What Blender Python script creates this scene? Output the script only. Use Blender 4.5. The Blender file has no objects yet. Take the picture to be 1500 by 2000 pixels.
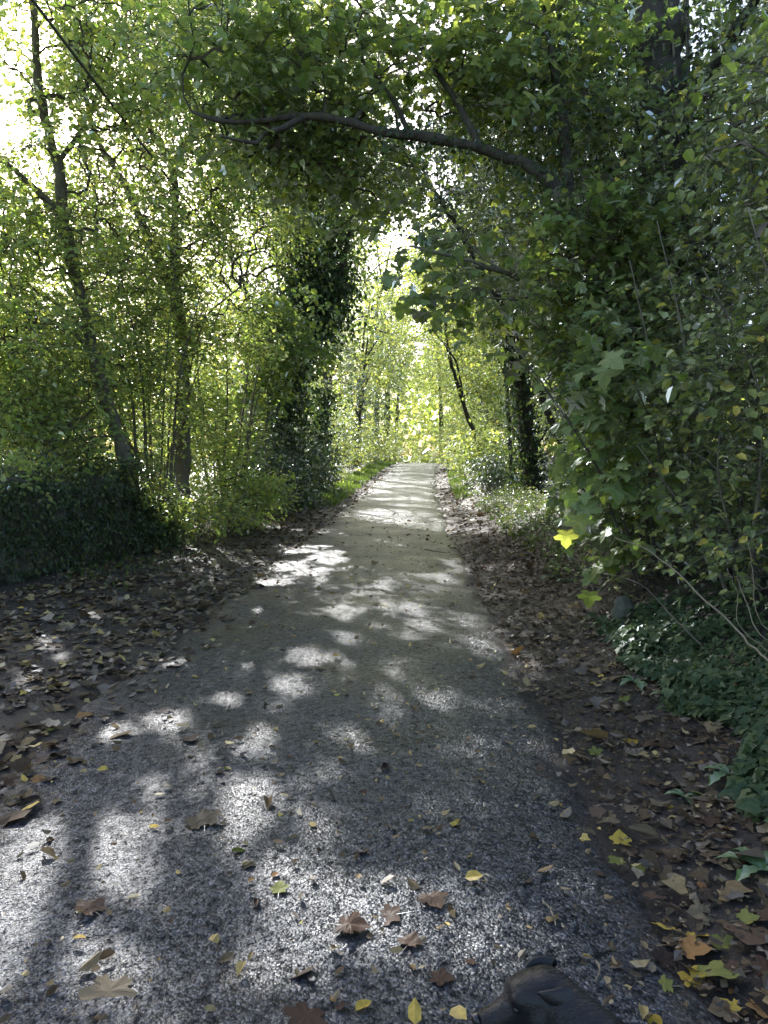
import bpy, math
import numpy as np
from mathutils import Matrix, Vector

R = math.radians
rng = np.random.default_rng(11)
scene = bpy.context.scene
col = scene.collection

# ------------------------------------------------------------------ camera, sky, sun, exposure
CAM_H, PITCH, FPX = 1.57, R(4.37), 1440.0          # the photograph is 1500 x 2000, focal length in its pixels
cam_d = bpy.data.cameras.new('camera')
cam = bpy.data.objects.new('camera', cam_d)
col.objects.link(cam)
cam.location = (0, 0, CAM_H)
cam.rotation_euler = (R(90) - PITCH, 0, 0)
cam_d.sensor_fit = 'VERTICAL'
cam_d.sensor_height = 24.0
cam_d.lens = 24.0 * FPX / 2000.0
cam_d.clip_start, cam_d.clip_end = 0.05, 3000
scene.camera = cam

SUN_AZ, SUN_EL = R(-23.0), R(33.0)                 # azimuth from the view axis (negative: left), elevation
SUN = np.array([math.sin(SUN_AZ) * math.cos(SUN_EL), math.cos(SUN_AZ) * math.cos(SUN_EL), math.sin(SUN_EL)])
world = bpy.data.worlds.new('World')
scene.world = world
world.use_nodes = True
wn = world.node_tree
wn.nodes.clear()
sky = wn.nodes.new('ShaderNodeTexSky')
sky.sky_type = 'NISHITA'
sky.sun_disc = False
sky.sun_elevation = SUN_EL
sky.sun_rotation = SUN_AZ
sky.air_density, sky.dust_density, sky.ozone_density = 1.0, 2.5, 0.7
bg = wn.nodes.new('ShaderNodeBackground')
bg.inputs['Strength'].default_value = 0.15
wo = wn.nodes.new('ShaderNodeOutputWorld')
wn.links.new(sky.outputs[0], bg.inputs[0])
wn.links.new(bg.outputs[0], wo.inputs[0])
sun_d = bpy.data.lights.new('sun', 'SUN')
sun_d.energy, sun_d.angle, sun_d.color = 4.6, R(0.53), (1.0, 0.98, 0.955)
sun_o = bpy.data.objects.new('sun', sun_d)
col.objects.link(sun_o)
sun_o.rotation_euler = Vector(SUN).to_track_quat('Z', 'Y').to_euler()

scene.view_settings.view_transform = 'Standard'
scene.view_settings.look = 'None'
scene.view_settings.gamma = 1.0
scene.view_settings.exposure = 1.68
scene.view_settings.use_curve_mapping = False
cy = scene.cycles
cy.max_bounces, cy.diffuse_bounces, cy.glossy_bounces, cy.transmission_bounces = 5, 3, 2, 3
cy.transparent_max_bounces = 4
cy.caustics_reflective = cy.caustics_refractive = False
cy.sample_clamp_indirect = 6.0
cy.use_denoising = True


# ------------------------------------------------------------------ helpers
def at(u, v, Y):
    """the point at forward distance Y seen at (u, v) of the 1500 x 2000 photograph"""
    a, b = (u - 750) / FPX, (1000 - v) / FPX
    c, s = math.cos(PITCH), math.sin(PITCH)
    d = np.array([a, c + b * s, b * c - s])
    return d * (Y / d[1]) + np.array([0, 0, CAM_H])


def to_px(P):
    c, s = math.cos(PITCH), math.sin(PITCH)
    y, z = P[:, 1], P[:, 2] - CAM_H
    f = np.maximum(y * c - z * s, 0.05)
    w = y * s + z * c
    return 750 + FPX * P[:, 0] / f, 1000 - FPX * w / f


def sst(a, b, x):
    t = np.clip((np.asarray(x, float) - a) / (b - a), 0, 1)
    return t * t * (3 - 2 * t)


def wav(x, y, s=1.0, seed=0.0):
    x = np.asarray(x, float) * s + seed
    y = np.asarray(y, float) * s + seed * 1.7
    return (np.sin(1.7 * x + 1.3 * np.sin(1.1 * y + .5)) + np.sin(2.3 * y + 1.7 * np.sin(.9 * x + 2.))
            + .6 * np.sin(3.9 * x - 2.1 * y) + .5 * np.sin(5.3 * y + 3.1 * x + 1.)) / 3.1


def road_z(y):
    return .95 * sst(20, 55, y) - .8 * sst(57, 95, y)


def road_x(y):
    y = np.asarray(y, float)
    yc = np.clip(y, -20, 62)
    return -.5 + .02 * yc + .0007 * yc ** 2 + (y - yc) * .10


HW = 1.46


def ground_z(x, y):
    x, y = np.asarray(x, float), np.asarray(y, float)
    d = x - road_x(y)
    z = road_z(y)
    onroad = 1 - sst(HW - .06, HW + .22, np.abs(d))
    left = sst(1.5, 3.2, -d) * .10 + sst(4.2, 8, -d) * .15
    right = sst(1.6, 2.4, d) * .10 + sst(2.2, 3.4, d) * .50
    rough = (.022 * wav(x, y, 1.3) + .012 * wav(x, y, 5.1, 3.)) * (1 - onroad)
    return z + left + right + rough - .035 * onroad + .012 * (1 - onroad)


def norm(v):
    v = np.asarray(v, float)
    return v / np.maximum(np.linalg.norm(v, axis=-1, keepdims=True), 1e-9)


def tag(o, label=None, cat=None, group=None, kind=None):
    for k, v in (('label', label), ('category', cat), ('group', group), ('kind', kind)):
        if v:
            o[k] = v
    return o


def empty(name, loc):
    o = bpy.data.objects.new(name, None)
    o.location = loc
    o.empty_display_size = .2
    col.objects.link(o)
    return o


def mesh_obj(name, V, faces, mats, parent=None, origin=None, smooth=True, rnd=None, mat_idx=None, attrs=None):
    """faces: list of int arrays (n, k); one mesh object"""
    V = np.asarray(V, np.float32)
    if origin is not None:
        V = V - np.asarray(origin, np.float32)
    me = bpy.data.meshes.new(name)
    me.vertices.add(len(V))
    me.vertices.foreach_set('co', V.ravel())
    loops = np.concatenate([f.ravel() for f in faces]).astype(np.int32)
    tot = np.concatenate([np.full(len(f), f.shape[1], np.int32) for f in faces])
    start = np.concatenate([[0], np.cumsum(tot)[:-1]]).astype(np.int32)
    me.loops.add(len(loops))
    me.loops.foreach_set('vertex_index', loops)
    me.polygons.add(len(tot))
    me.polygons.foreach_set('loop_start', start)
    me.polygons.foreach_set('use_smooth', np.full(len(tot), smooth, bool))
    for m in (mats if isinstance(mats, (list, tuple)) else [mats]):
        me.materials.append(m)
    if mat_idx is not None:
        me.polygons.foreach_set('material_index', np.asarray(mat_idx, np.int32))
    if rnd is not None:
        a = me.attributes.new('rnd', 'FLOAT', 'FACE')
        a.data.foreach_set('value', np.asarray(rnd, np.float32))
    for k, arr in (attrs or {}).items():
        a = me.attributes.new(k, 'FLOAT', 'POINT')
        a.data.foreach_set('value', np.asarray(arr, np.float32))
    me.update(calc_edges=True)
    o = bpy.data.objects.new(name, me)
    col.objects.link(o)
    if parent is not None:
        o.parent = parent
    elif origin is not None:
        o.location = origin
    return o


def spline(pts, n):
    """Catmull-Rom through the points"""
    P = np.asarray(pts, float)
    if len(P) == 2:
        t = np.linspace(0, 1, n)[:, None]
        return P[0] * (1 - t) + P[1] * t
    E = np.vstack([2 * P[0] - P[1], P, 2 * P[-1] - P[-2]])
    s = np.linspace(0, len(P) - 1 - 1e-6, n)
    i = s.astype(int)
    t = (s - i)[:, None]
    a, b, c, d = E[i], E[i + 1], E[i + 2], E[i + 3]
    return .5 * (2 * b + (c - a) * t + (2 * a - 5 * b + 4 * c - d) * t ** 2 + (3 * b - a - 3 * c + d) * t ** 3)


def tube(P, r, sides=8, knobs=0.0):
    P = np.asarray(P, float)
    n = len(P)
    r = np.broadcast_to(np.asarray(r, float), (n,))
    T = norm(np.gradient(P, axis=0))
    ref = np.where(np.abs(T[:, 2:3]) > .9, [[1., 0, 0]], [[0, 0, 1.]])
    ref = np.broadcast_to(ref[n // 2], (n, 3))
    A = norm(np.cross(T, ref))
    B = np.cross(T, A)
    an = np.linspace(0, 2 * math.pi, sides, endpoint=False)
    ring = A[:, None] * np.cos(an)[None, :, None] + B[:, None] * np.sin(an)[None, :, None]
    rr = r[:, None] * np.ones(sides)[None]
    if knobs:
        k = np.arange(n)[:, None]
        rr = rr * (1 + knobs * (np.sin(an[None] * 2 + k * .35) * .6 + np.sin(an[None] * 3 - k * .22 + 1) * .5
                                + rng.normal(0, .35, (n, sides))))
    V = (P[:, None] + ring * rr[:, :, None]).reshape(-1, 3)
    i, j = np.meshgrid(np.arange(n - 1), np.arange(sides), indexing='ij')
    j2 = (j + 1) % sides
    F = np.stack([i * sides + j, i * sides + j2, (i + 1) * sides + j2, (i + 1) * sides + j], -1).reshape(-1, 4)
    V = np.vstack([V, P[-1]])
    cap = np.stack([(n - 1) * sides + np.arange(sides), (n - 1) * sides + (np.arange(sides) + 1) % sides, np.full(sides, len(V) - 1)], -1)
    return V, F, cap


def many_tubes(segs, sides=3):
    """segs: (n, k, 3) polylines, (n, k) radii -> vertices and quads in one go"""
    P, r = segs
    n, k = P.shape[:2]
    T = norm(np.gradient(P, axis=1))
    ref = np.array([.31, .52, .79])
    A = norm(np.cross(T, ref))
    B = np.cross(T, A)
    an = np.linspace(0, 2 * math.pi, sides, endpoint=False)
    V = P[:, :, None] + (A[:, :, None] * np.cos(an)[:, None] + B[:, :, None] * np.sin(an)[:, None]) * r[:, :, None, None]
    V = V.reshape(-1, 3)
    q, i, j = np.meshgrid(np.arange(n), np.arange(k - 1), np.arange(sides), indexing='ij')
    j2 = (j + 1) % sides
    o = q * k * sides
    F = np.stack([o + i * sides + j, o + i * sides + j2, o + (i + 1) * sides + j2, o + (i + 1) * sides + j], -1).reshape(-1, 4)
    return V, F


# ------------------------------------------------------------------ materials
def mat(name):
    m = bpy.data.materials.new(name)
    m.use_nodes = True
    nt = m.node_tree
    nt.nodes.clear()
    out = nt.nodes.new('ShaderNodeOutputMaterial')
    return m, nt, out


def nd(nt, t, **kw):
    n = nt.nodes.new(t)
    for k, v in kw.items():
        if k in n.inputs:
            n.inputs[k].default_value = v
        else:
            setattr(n, k, v)
    return n


def ramp(nt, fac, stops):
    n = nt.nodes.new('ShaderNodeValToRGB')
    e = n.color_ramp.elements
    while len(e) < len(stops):
        e.new(.5)
    for q, (p, c) in zip(e, stops):
        q.position = p
        q.color = (*c, 1) if len(c) == 3 else c
    nt.links.new(fac, n.inputs[0])
    return n


def leaf_mat(name, refl, trans, gloss=.5, rough=.38, tmix=.5, obj_random=False, gain=(2.4, 2.0)):
    """thin leaf: diffuse + translucent with a waxy coat; refl / trans are ramps over the leaf's own random value"""
    m, nt, out = mat(name)
    L = nt.links
    if obj_random:
        src = nd(nt, 'ShaderNodeObjectInfo').outputs['Random']
    else:
        src = nd(nt, 'ShaderNodeAttribute', attribute_name='rnd').outputs['Fac']
    geo = nd(nt, 'ShaderNodeTexCoord')
    noi = nd(nt, 'ShaderNodeTexNoise', Scale=60.0, Detail=2.0)
    L.new(geo.outputs['Object'], noi.inputs['Vector'])
    c1 = ramp(nt, src, [(p_, tuple(x * gain[0] for x in c_)) for p_, c_ in refl])
    c2 = ramp(nt, src, [(p_, tuple(min(x * gain[1], .95) for x in c_)) for p_, c_ in trans])
    k = nd(nt, 'ShaderNodeMapRange')
    k.inputs['From Min'].default_value, k.inputs['From Max'].default_value = .3, .7
    k.inputs['To Min'].default_value, k.inputs['To Max'].default_value = .75, 1.2
    L.new(noi.outputs['Fac'], k.inputs['Value'])
    sc = nd(nt, 'ShaderNodeVectorMath', operation='SCALE')
    L.new(c1.outputs[0], sc.inputs[0])
    L.new(k.outputs[0], sc.inputs['Scale'])
    d = nd(nt, 'ShaderNodeBsdfDiffuse')
    t = nd(nt, 'ShaderNodeBsdfTranslucent')
    L.new(sc.outputs[0], d.inputs[0])
    L.new(c2.outputs[0], t.inputs[0])
    mx = nd(nt, 'ShaderNodeMixShader')
    mx.inputs[0].default_value = tmix
    L.new(d.outputs[0], mx.inputs[1])
    L.new(t.outputs[0], mx.inputs[2])
    g = nd(nt, 'ShaderNodeBsdfGlossy', Roughness=rough)
    g.inputs[0].default_value = (.9, .95, 1, 1)
    fr = nd(nt, 'ShaderNodeFresnel', IOR=1.42)
    ml = nd(nt, 'ShaderNodeMath', operation='MULTIPLY')
    L.new(fr.outputs[0], ml.inputs[0])
    ml.inputs[1].default_value = gloss
    m2 = nd(nt, 'ShaderNodeMixShader')
    L.new(ml.outputs[0], m2.inputs[0])
    L.new(mx.outputs[0], m2.inputs[1])
    L.new(g.outputs[0], m2.inputs[2])
    L.new(m2.outputs[0], out.inputs[0])
    return m


def bark_mat(name, c0, c1, c2, scale=9.0, bump=.6):
    m, nt, out = mat(name)
    L = nt.links
    tc = nd(nt, 'ShaderNodeTexCoord')
    mp = nd(nt, 'ShaderNodeMapping')
    mp.inputs['Scale'].default_value = (1, 1, .35)
    L.new(tc.outputs['Object'], mp.inputs[0])
    n1 = nd(nt, 'ShaderNodeTexNoise', Scale=scale, Detail=6.0, Roughness=.65)
    n2 = nd(nt, 'ShaderNodeTexNoise', Scale=scale * 6, Detail=4.0)
    L.new(mp.outputs[0], n1.inputs['Vector'])
    L.new(mp.outputs[0], n2.inputs['Vector'])
    c = ramp(nt, n1.outputs['Fac'], [(.3, c0), (.52, c1), (.72, c2)])
    bs = nd(nt, 'ShaderNodeBsdfPrincipled', Roughness=.85)
    L.new(c.outputs[0], bs.inputs['Base Color'])
    ad = nd(nt, 'ShaderNodeMath', operation='ADD')
    L.new(n1.outputs['Fac'], ad.inputs[0])
    L.new(n2.outputs['Fac'], ad.inputs[1])
    b = nd(nt, 'ShaderNodeBump', Strength=bump, Distance=.02)
    L.new(ad.outputs[0], b.inputs['Height'])
    L.new(b.outputs[0], bs.inputs['Normal'])
    L.new(bs.outputs[0], out.inputs[0])
    return m


def simple_mat(name, c0, c1, scale=30., rough=.7, bump=.3, dist=.004, spec=.5):
    m, nt, out = mat(name)
    L = nt.links
    tc = nd(nt, 'ShaderNodeTexCoord')
    n1 = nd(nt, 'ShaderNodeTexNoise', Scale=scale, Detail=5.0, Roughness=.6)
    L.new(tc.outputs['Object'], n1.inputs['Vector'])
    c = ramp(nt, n1.outputs['Fac'], [(.32, c0), (.68, c1)])
    bs = nd(nt, 'ShaderNodeBsdfPrincipled', Roughness=rough)
    bs.inputs['Specular IOR Level'].default_value = spec
    L.new(c.outputs[0], bs.inputs['Base Color'])
    b = nd(nt, 'ShaderNodeBump', Strength=bump, Distance=dist)
    L.new(n1.outputs['Fac'], b.inputs['Height'])
    L.new(b.outputs[0], bs.inputs['Normal'])
    L.new(bs.outputs[0], out.inputs[0])
    return m


M = {}
M['hazel'] = leaf_mat('hazel_leaf', [(0, (.060, .082, .026)), (.6, (.090, .112, .034)), (.9, (.122, .136, .04)), (1, (.20, .17, .04))],
                      [(0, (.17, .25, .045)), (.55, (.27, .36, .06)), (.9, (.42, .46, .08)), (1, (.50, .41, .06))], gloss=.55, rough=.42, tmix=.54, gain=(2.8, 2.4))
M['sycamore'] = leaf_mat('sycamore_leaf', [(0, (.052, .076, .024)), (.6, (.080, .106, .032)), (1, (.125, .137, .04))],
                         [(0, (.14, .22, .04)), (.6, (.23, .31, .05)), (1, (.37, .39, .06))], gloss=.6, rough=.4, tmix=.48)
M['sapling'] = leaf_mat('sapling_leaf', [(0, (.060, .076, .026)), (.7, (.088, .102, .036)), (1, (.105, .115, .04))],
                        [(0, (.12, .22, .03)), (.6, (.17, .27, .04)), (1, (.20, .28, .05))], gloss=.75, rough=.38, tmix=.36, obj_random=True, gain=(3.0, 2.0))
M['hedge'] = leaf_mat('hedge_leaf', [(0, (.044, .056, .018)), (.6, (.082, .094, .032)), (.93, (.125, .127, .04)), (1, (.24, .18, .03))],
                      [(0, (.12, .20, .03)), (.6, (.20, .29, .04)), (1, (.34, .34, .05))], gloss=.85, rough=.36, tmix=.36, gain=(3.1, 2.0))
M['ivy'] = leaf_mat('ivy_leaf', [(0, (.013, .022, .008)), (.6, (.023, .036, .012)), (1, (.048, .058, .018))],
                    [(0, (.05, .10, .015)), (1, (.12, .18, .03))], gloss=.6, rough=.36, tmix=.28, gain=(1.9, 1.6))
M['ivy_ground'] = leaf_mat('ground_ivy_leaf', [(0, (.018, .030, .012)), (.6, (.030, .045, .018)), (1, (.056, .068, .025))],
                           [(0, (.06, .12, .03)), (1, (.12, .18, .04))], gloss=.5, rough=.38, tmix=.22, gain=(1.9, 1.4))
M['far'] = leaf_mat('lane_tree_leaf', [(0, (.054, .076, .028)), (.6, (.084, .106, .036)), (.92, (.12, .14, .03)), (1, (.22, .17, .03))],
                    [(0, (.16, .22, .04)), (.55, (.26, .32, .055)), (1, (.42, .40, .07))], gloss=.55, rough=.42, tmix=.52)
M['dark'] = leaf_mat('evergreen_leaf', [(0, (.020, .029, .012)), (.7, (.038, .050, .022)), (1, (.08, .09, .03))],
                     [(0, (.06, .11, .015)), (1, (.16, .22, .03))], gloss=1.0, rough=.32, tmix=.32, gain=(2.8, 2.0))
M['grass'] = leaf_mat('verge_grass', [(0, (.050, .095, .018)), (.7, (.080, .135, .025)), (1, (.14, .15, .04))],
                      [(0, (.14, .26, .03)), (1, (.28, .36, .05))], gloss=.3, rough=.45, tmix=.45, gain=(1.3, .9))
M['weed'] = leaf_mat('weed_leaf', [(0, (.055, .12, .028)), (1, (.085, .15, .04))], [(0, (.12, .25, .03)), (1, (.18, .30, .04))], gloss=.15, rough=.5, tmix=.4, obj_random=True, gain=(1.2, 1.2))
M['litter'] = leaf_mat('leaf_litter', [(0, (.022, .015, .011)), (.45, (.056, .041, .024)), (.75, (.115, .085, .045)), (.9, (.19, .145, .06)), (.97, (.26, .18, .04)), (1, (.14, .17, .05))],
                       [(0, (.04, .02, .01)), (1, (.22, .13, .04))], gloss=.08, rough=.5, tmix=.16, gain=(2.1, 1.5))
for k, a, b in (('brown', (.060, .038, .026), (.115, .078, .052)), ('tan', (.11, .085, .053), (.165, .13, .082)), ('yellow', (.25, .17, .025), (.34, .25, .05)),
                ('orange', (.20, .10, .04), (.25, .15, .06)), ('green', (.11, .12, .03), (.18, .18, .055)), ('dark', (.028, .020, .016), (.05, .036, .028))):
    M['fallen_' + k] = leaf_mat('fallen_leaf_' + k, [(0, a), (1, b)], [(0, tuple(x * 1.2 for x in a)), (1, tuple(x * 1.2 for x in b))], gloss=.14, rough=.45, tmix=.2, obj_random=True, gain=(1.15, 1.0))
M['bark'] = bark_mat('grey_green_bark', (.09, .078, .06), (.165, .145, .105), (.20, .20, .13))
M['bark_pale'] = bark_mat('pale_bark', (.10, .088, .065), (.17, .15, .11), (.15, .16, .10))
M['bark_dark'] = bark_mat('dark_bark', (.028, .023, .018), (.058, .048, .036), (.085, .085, .05), bump=1.0)
M['twig'] = simple_mat('twig_bark', (.045, .036, .026), (.10, .082, .058), 25, .8)
M['cane'] = simple_mat('dead_cane', (.16, .125, .08), (.27, .215, .14), 30, .75)
M['stone'] = simple_mat('field_stone', (.045, .05, .03), (.12, .118, .085), 14, .85, .8, .02)
M['cable'] = simple_mat('black_cable', (.012, .012, .012), (.02, .02, .02), 10, .5)


def ground_mat():
    m, nt, out = mat('lane_side_earth')
    L = nt.links
    tc = nd(nt, 'ShaderNodeTexCoord')
    n1 = nd(nt, 'ShaderNodeTexNoise', Scale=2.2, Detail=8.0, Roughness=.65)
    n2 = nd(nt, 'ShaderNodeTexNoise', Scale=45., Detail=6.0, Roughness=.7)
    n3 = nd(nt, 'ShaderNodeTexNoise', Scale=.6, Detail=6.0)
    for n in (n1, n2, n3):
        L.new(tc.outputs['Object'], n.inputs['Vector'])
    mixf = nd(nt, 'ShaderNodeMath', operation='ADD')
    L.new(n1.outputs['Fac'], mixf.inputs[0])
    sc = nd(nt, 'ShaderNodeMath', operation='MULTIPLY_ADD')
    L.new(n2.outputs['Fac'], sc.inputs[0])
    sc.inputs[1].default_value, sc.inputs[2].default_value = .6, -.3
    L.new(sc.outputs[0], mixf.inputs[1])
    soil = ramp(nt, mixf.outputs[0], [(.3, (.013, .010, .008)), (.55, (.030, .023, .018)), (.8, (.065, .049, .036))])
    field = ramp(nt, n3.outputs['Fac'], [(.35, (.055, .080, .022)), (.6, (.10, .115, .04)), (.8, (.17, .15, .08))])
    f = nd(nt, 'ShaderNodeAttribute', attribute_name='field')
    mx = nd(nt, 'ShaderNodeMixRGB')
    L.new(f.outputs['Fac'], mx.inputs[0])
    L.new(soil.outputs[0], mx.inputs[1])
    L.new(field.outputs[0], mx.inputs[2])
    bs = nd(nt, 'ShaderNodeBsdfPrincipled')
    rr = nd(nt, 'ShaderNodeMapRange')
    rr.inputs['From Min'].default_value, rr.inputs['From Max'].default_value = .35, .65
    rr.inputs['To Min'].default_value, rr.inputs['To Max'].default_value = .38, .85
    L.new(n1.outputs['Fac'], rr.inputs['Value'])
    L.new(rr.outputs[0], bs.inputs['Roughness'])
    L.new(mx.outputs[0], bs.inputs['Base Color'])
    b = nd(nt, 'ShaderNodeBump', Strength=.9, Distance=.03)
    L.new(n2.outputs['Fac'], b.inputs['Height'])
    L.new(b.outputs[0], bs.inputs['Normal'])
    L.new(bs.outputs[0], out.inputs[0])
    return m


def road_mat():
    """wet surface-dressed lane: rounded chippings about 9 mm across, mud worked in along the edges"""
    m, nt, out = mat('wet_chipped_lane')
    L = nt.links
    tc = nd(nt, 'ShaderNodeTexCoord')
    wob = nd(nt, 'ShaderNodeTexNoise', Scale=70., Detail=2.0)
    L.new(tc.outputs['Object'], wob.inputs['Vector'])
    add = nd(nt, 'ShaderNodeMixRGB', blend_type='ADD')
    add.inputs[0].default_value = .008
    L.new(tc.outputs['Object'], add.inputs[1])
    L.new(wob.outputs['Color'], add.inputs[2])
    vo = nd(nt, 'ShaderNodeTexVoronoi', feature='F1', Scale=104.)
    L.new(add.outputs[0], vo.inputs['Vector'])
    vo2 = nd(nt, 'ShaderNodeTexVoronoi', feature='F1', Scale=190.)
    L.new(add.outputs[0], vo2.inputs['Vector'])
    big = nd(nt, 'ShaderNodeTexNoise', Scale=1.1, Detail=6.0, Roughness=.6)
    L.new(tc.outputs['Object'], big.inputs['Vector'])
    mid = nd(nt, 'ShaderNodeTexNoise', Scale=9.0, Detail=5.0, Roughness=.65)
    L.new(tc.outputs['Object'], mid.inputs['Vector'])
    sep = nd(nt, 'ShaderNodeSeparateColor')
    L.new(vo.outputs['Color'], sep.inputs[0])
    chip = ramp(nt, sep.outputs[0], [(0, (.011, .013, .017)), (.5, (.021, .024, .030)), (.85, (.042, .046, .055)), (1, (.092, .092, .098))])
    # coarser mottling: lost chips, bitumen showing through, pale worn stones
    grit = nd(nt, 'ShaderNodeTexNoise', Scale=26., Detail=4.0, Roughness=.75)
    L.new(tc.outputs['Object'], grit.inputs['Vector'])
    gm = nd(nt, 'ShaderNodeMapRange')
    gm.inputs['From Min'].default_value, gm.inputs['From Max'].default_value = .34, .68
    gm.inputs['To Min'].default_value, gm.inputs['To Max'].default_value = .45, 1.75
    L.new(grit.outputs['Fac'], gm.inputs['Value'])
    wear = nd(nt, 'ShaderNodeMapRange')
    wear.inputs['From Min'].default_value, wear.inputs['From Max'].default_value = .3, .7
    wear.inputs['To Min'].default_value, wear.inputs['To Max'].default_value = .7, 1.35
    L.new(big.outputs['Fac'], wear.inputs['Value'])
    gw = nd(nt, 'ShaderNodeMath', operation='MULTIPLY')
    L.new(gm.outputs[0], gw.inputs[0])
    L.new(wear.outputs[0], gw.inputs[1])
    chs = nd(nt, 'ShaderNodeVectorMath', operation='SCALE')
    L.new(chip.outputs[0], chs.inputs[0])
    L.new(gw.outputs[0], chs.inputs['Scale'])
    # mud at the edges
    ac = nd(nt, 'ShaderNodeAttribute', attribute_name='across')
    ab = nd(nt, 'ShaderNodeMath', operation='ABSOLUTE')
    L.new(ac.outputs['Fac'], ab.inputs[0])
    ad = nd(nt, 'ShaderNodeMath', operation='MULTIPLY_ADD')
    L.new(mid.outputs['Fac'], ad.inputs[0])
    ad.inputs[1].default_value = .55
    L.new(ab.outputs[0], ad.inputs[2])
    ad2 = nd(nt, 'ShaderNodeMath', operation='MULTIPLY_ADD')
    L.new(big.outputs['Fac'], ad2.inputs[0])
    ad2.inputs[1].default_value = .5
    L.new(ad.outputs[0], ad2.inputs[2])
    mud = nd(nt, 'ShaderNodeMapRange', interpolation_type='SMOOTHSTEP')
    mud.inputs['From Min'].default_value, mud.inputs['From Max'].default_value = 1.30, 1.56
    L.new(ad2.outputs[0], mud.inputs['Value'])
    mudc = ramp(nt, mid.outputs['Fac'], [(.3, (.020, .015, .012)), (.7, (.055, .042, .032))])
    mx = nd(nt, 'ShaderNodeMixRGB')
    mm = nd(nt, 'ShaderNodeMath', operation='MULTIPLY')
    L.new(mud.outputs[0], mm.inputs[0])
    mm.inputs[1].default_value = .85
    L.new(mm.outputs[0], mx.inputs[0])
    L.new(chs.outputs[0], mx.inputs[1])
    L.new(mudc.outputs[0], mx.inputs[2])
    bs = nd(nt, 'ShaderNodeBsdfPrincipled')
    bs.inputs['Specular IOR Level'].default_value = .5
    L.new(mx.outputs[0], bs.inputs['Base Color'])
    rg = nd(nt, 'ShaderNodeMapRange')
    rg.inputs['From Min'].default_value, rg.inputs['From Max'].default_value = .3, .7
    rg.inputs['To Min'].default_value, rg.inputs['To Max'].default_value = .27, .46
    L.new(big.outputs['Fac'], rg.inputs['Value'])
    L.new(rg.outputs[0], bs.inputs['Roughness'])
    sp = nd(nt, 'ShaderNodeMapRange')
    sp.inputs['From Min'].default_value, sp.inputs['From Max'].default_value = .36, .64
    sp.inputs['To Min'].default_value, sp.inputs['To Max'].default_value = .06, .8
    L.new(grit.outputs['Fac'], sp.inputs['Value'])
    L.new(sp.outputs[0], bs.inputs['Specular IOR Level'])
    # relief: every chip is a stone face with its own tilt, set in dark binder (heights in metres)
    loc = nd(nt, 'ShaderNodeVectorMath', operation='SUBTRACT')
    L.new(add.outputs[0], loc.inputs[0])
    L.new(vo.outputs['Position'], loc.inputs[1])
    rv = nd(nt, 'ShaderNodeVectorMath', operation='SUBTRACT')
    L.new(vo.outputs['Color'], rv.inputs[0])
    rv.inputs[1].default_value = (.5, .5, .5)
    dt = nd(nt, 'ShaderNodeVectorMath', operation='DOT_PRODUCT')
    L.new(loc.outputs[0], dt.inputs[0])
    L.new(rv.outputs[0], dt.inputs[1])
    h1 = nd(nt, 'ShaderNodeMath', operation='MULTIPLY')
    L.new(dt.outputs['Value'], h1.inputs[0])
    h1.inputs[1].default_value = .6
    d2 = nd(nt, 'ShaderNodeMath', operation='POWER')
    L.new(vo.outputs['Distance'], d2.inputs[0])
    d2.inputs[1].default_value = 2.2
    h2 = nd(nt, 'ShaderNodeMath', operation='MULTIPLY_ADD')
    L.new(d2.outputs[0], h2.inputs[0])
    h2.inputs[1].default_value = -.0042
    L.new(h1.outputs[0], h2.inputs[2])
    h3 = nd(nt, 'ShaderNodeMath', operation='MULTIPLY_ADD')
    L.new(vo2.outputs['Distance'], h3.inputs[0])
    h3.inputs[1].default_value = -.0007
    L.new(h2.outputs[0], h3.inputs[2])
    h4 = nd(nt, 'ShaderNodeMath', operation='MULTIPLY_ADD')
    L.new(mid.outputs['Fac'], h4.inputs[0])
    h4.inputs[1].default_value = .022
    L.new(h3.outputs[0], h4.inputs[2])
    h5 = nd(nt, 'ShaderNodeMath', operation='MULTIPLY_ADD')
    L.new(grit.outputs['Fac'], h5.inputs[0])
    h5.inputs[1].default_value = .013
    L.new(h4.outputs[0], h5.inputs[2])
    h4 = h5
    b = nd(nt, 'ShaderNodeBump', Strength=1.0, Distance=1.0)
    tread = nd(nt, 'ShaderNodeMapRange')
    tread.inputs['From Min'].default_value, tread.inputs['From Max'].default_value = .34, .62
    tread.inputs['To Min'].default_value, tread.inputs['To Max'].default_value = .5, 1.0
    L.new(big.outputs['Fac'], tread.inputs['Value'])
    L.new(tread.outputs[0], b.inputs['Strength'])
    L.new(h4.outputs[0], b.inputs['Height'])
    L.new(b.outputs[0], bs.inputs['Normal'])
    L.new(bs.outputs[0], out.inputs[0])
    return m


M['ground'] = ground_mat()
M['road'] = road_mat()


# ------------------------------------------------------------------ ground and road
def grid(xs, ys):
    X, Y = np.meshgrid(xs, ys)
    nx, ny = len(xs), len(ys)
    i, j = np.meshgrid(np.arange(ny - 1), np.arange(nx - 1), indexing='ij')
    a = i * nx + j
    F = np.stack([a, a + 1, a + 1 + nx, a + nx], -1).reshape(-1, 4)
    return X.ravel(), Y.ravel(), F


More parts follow.
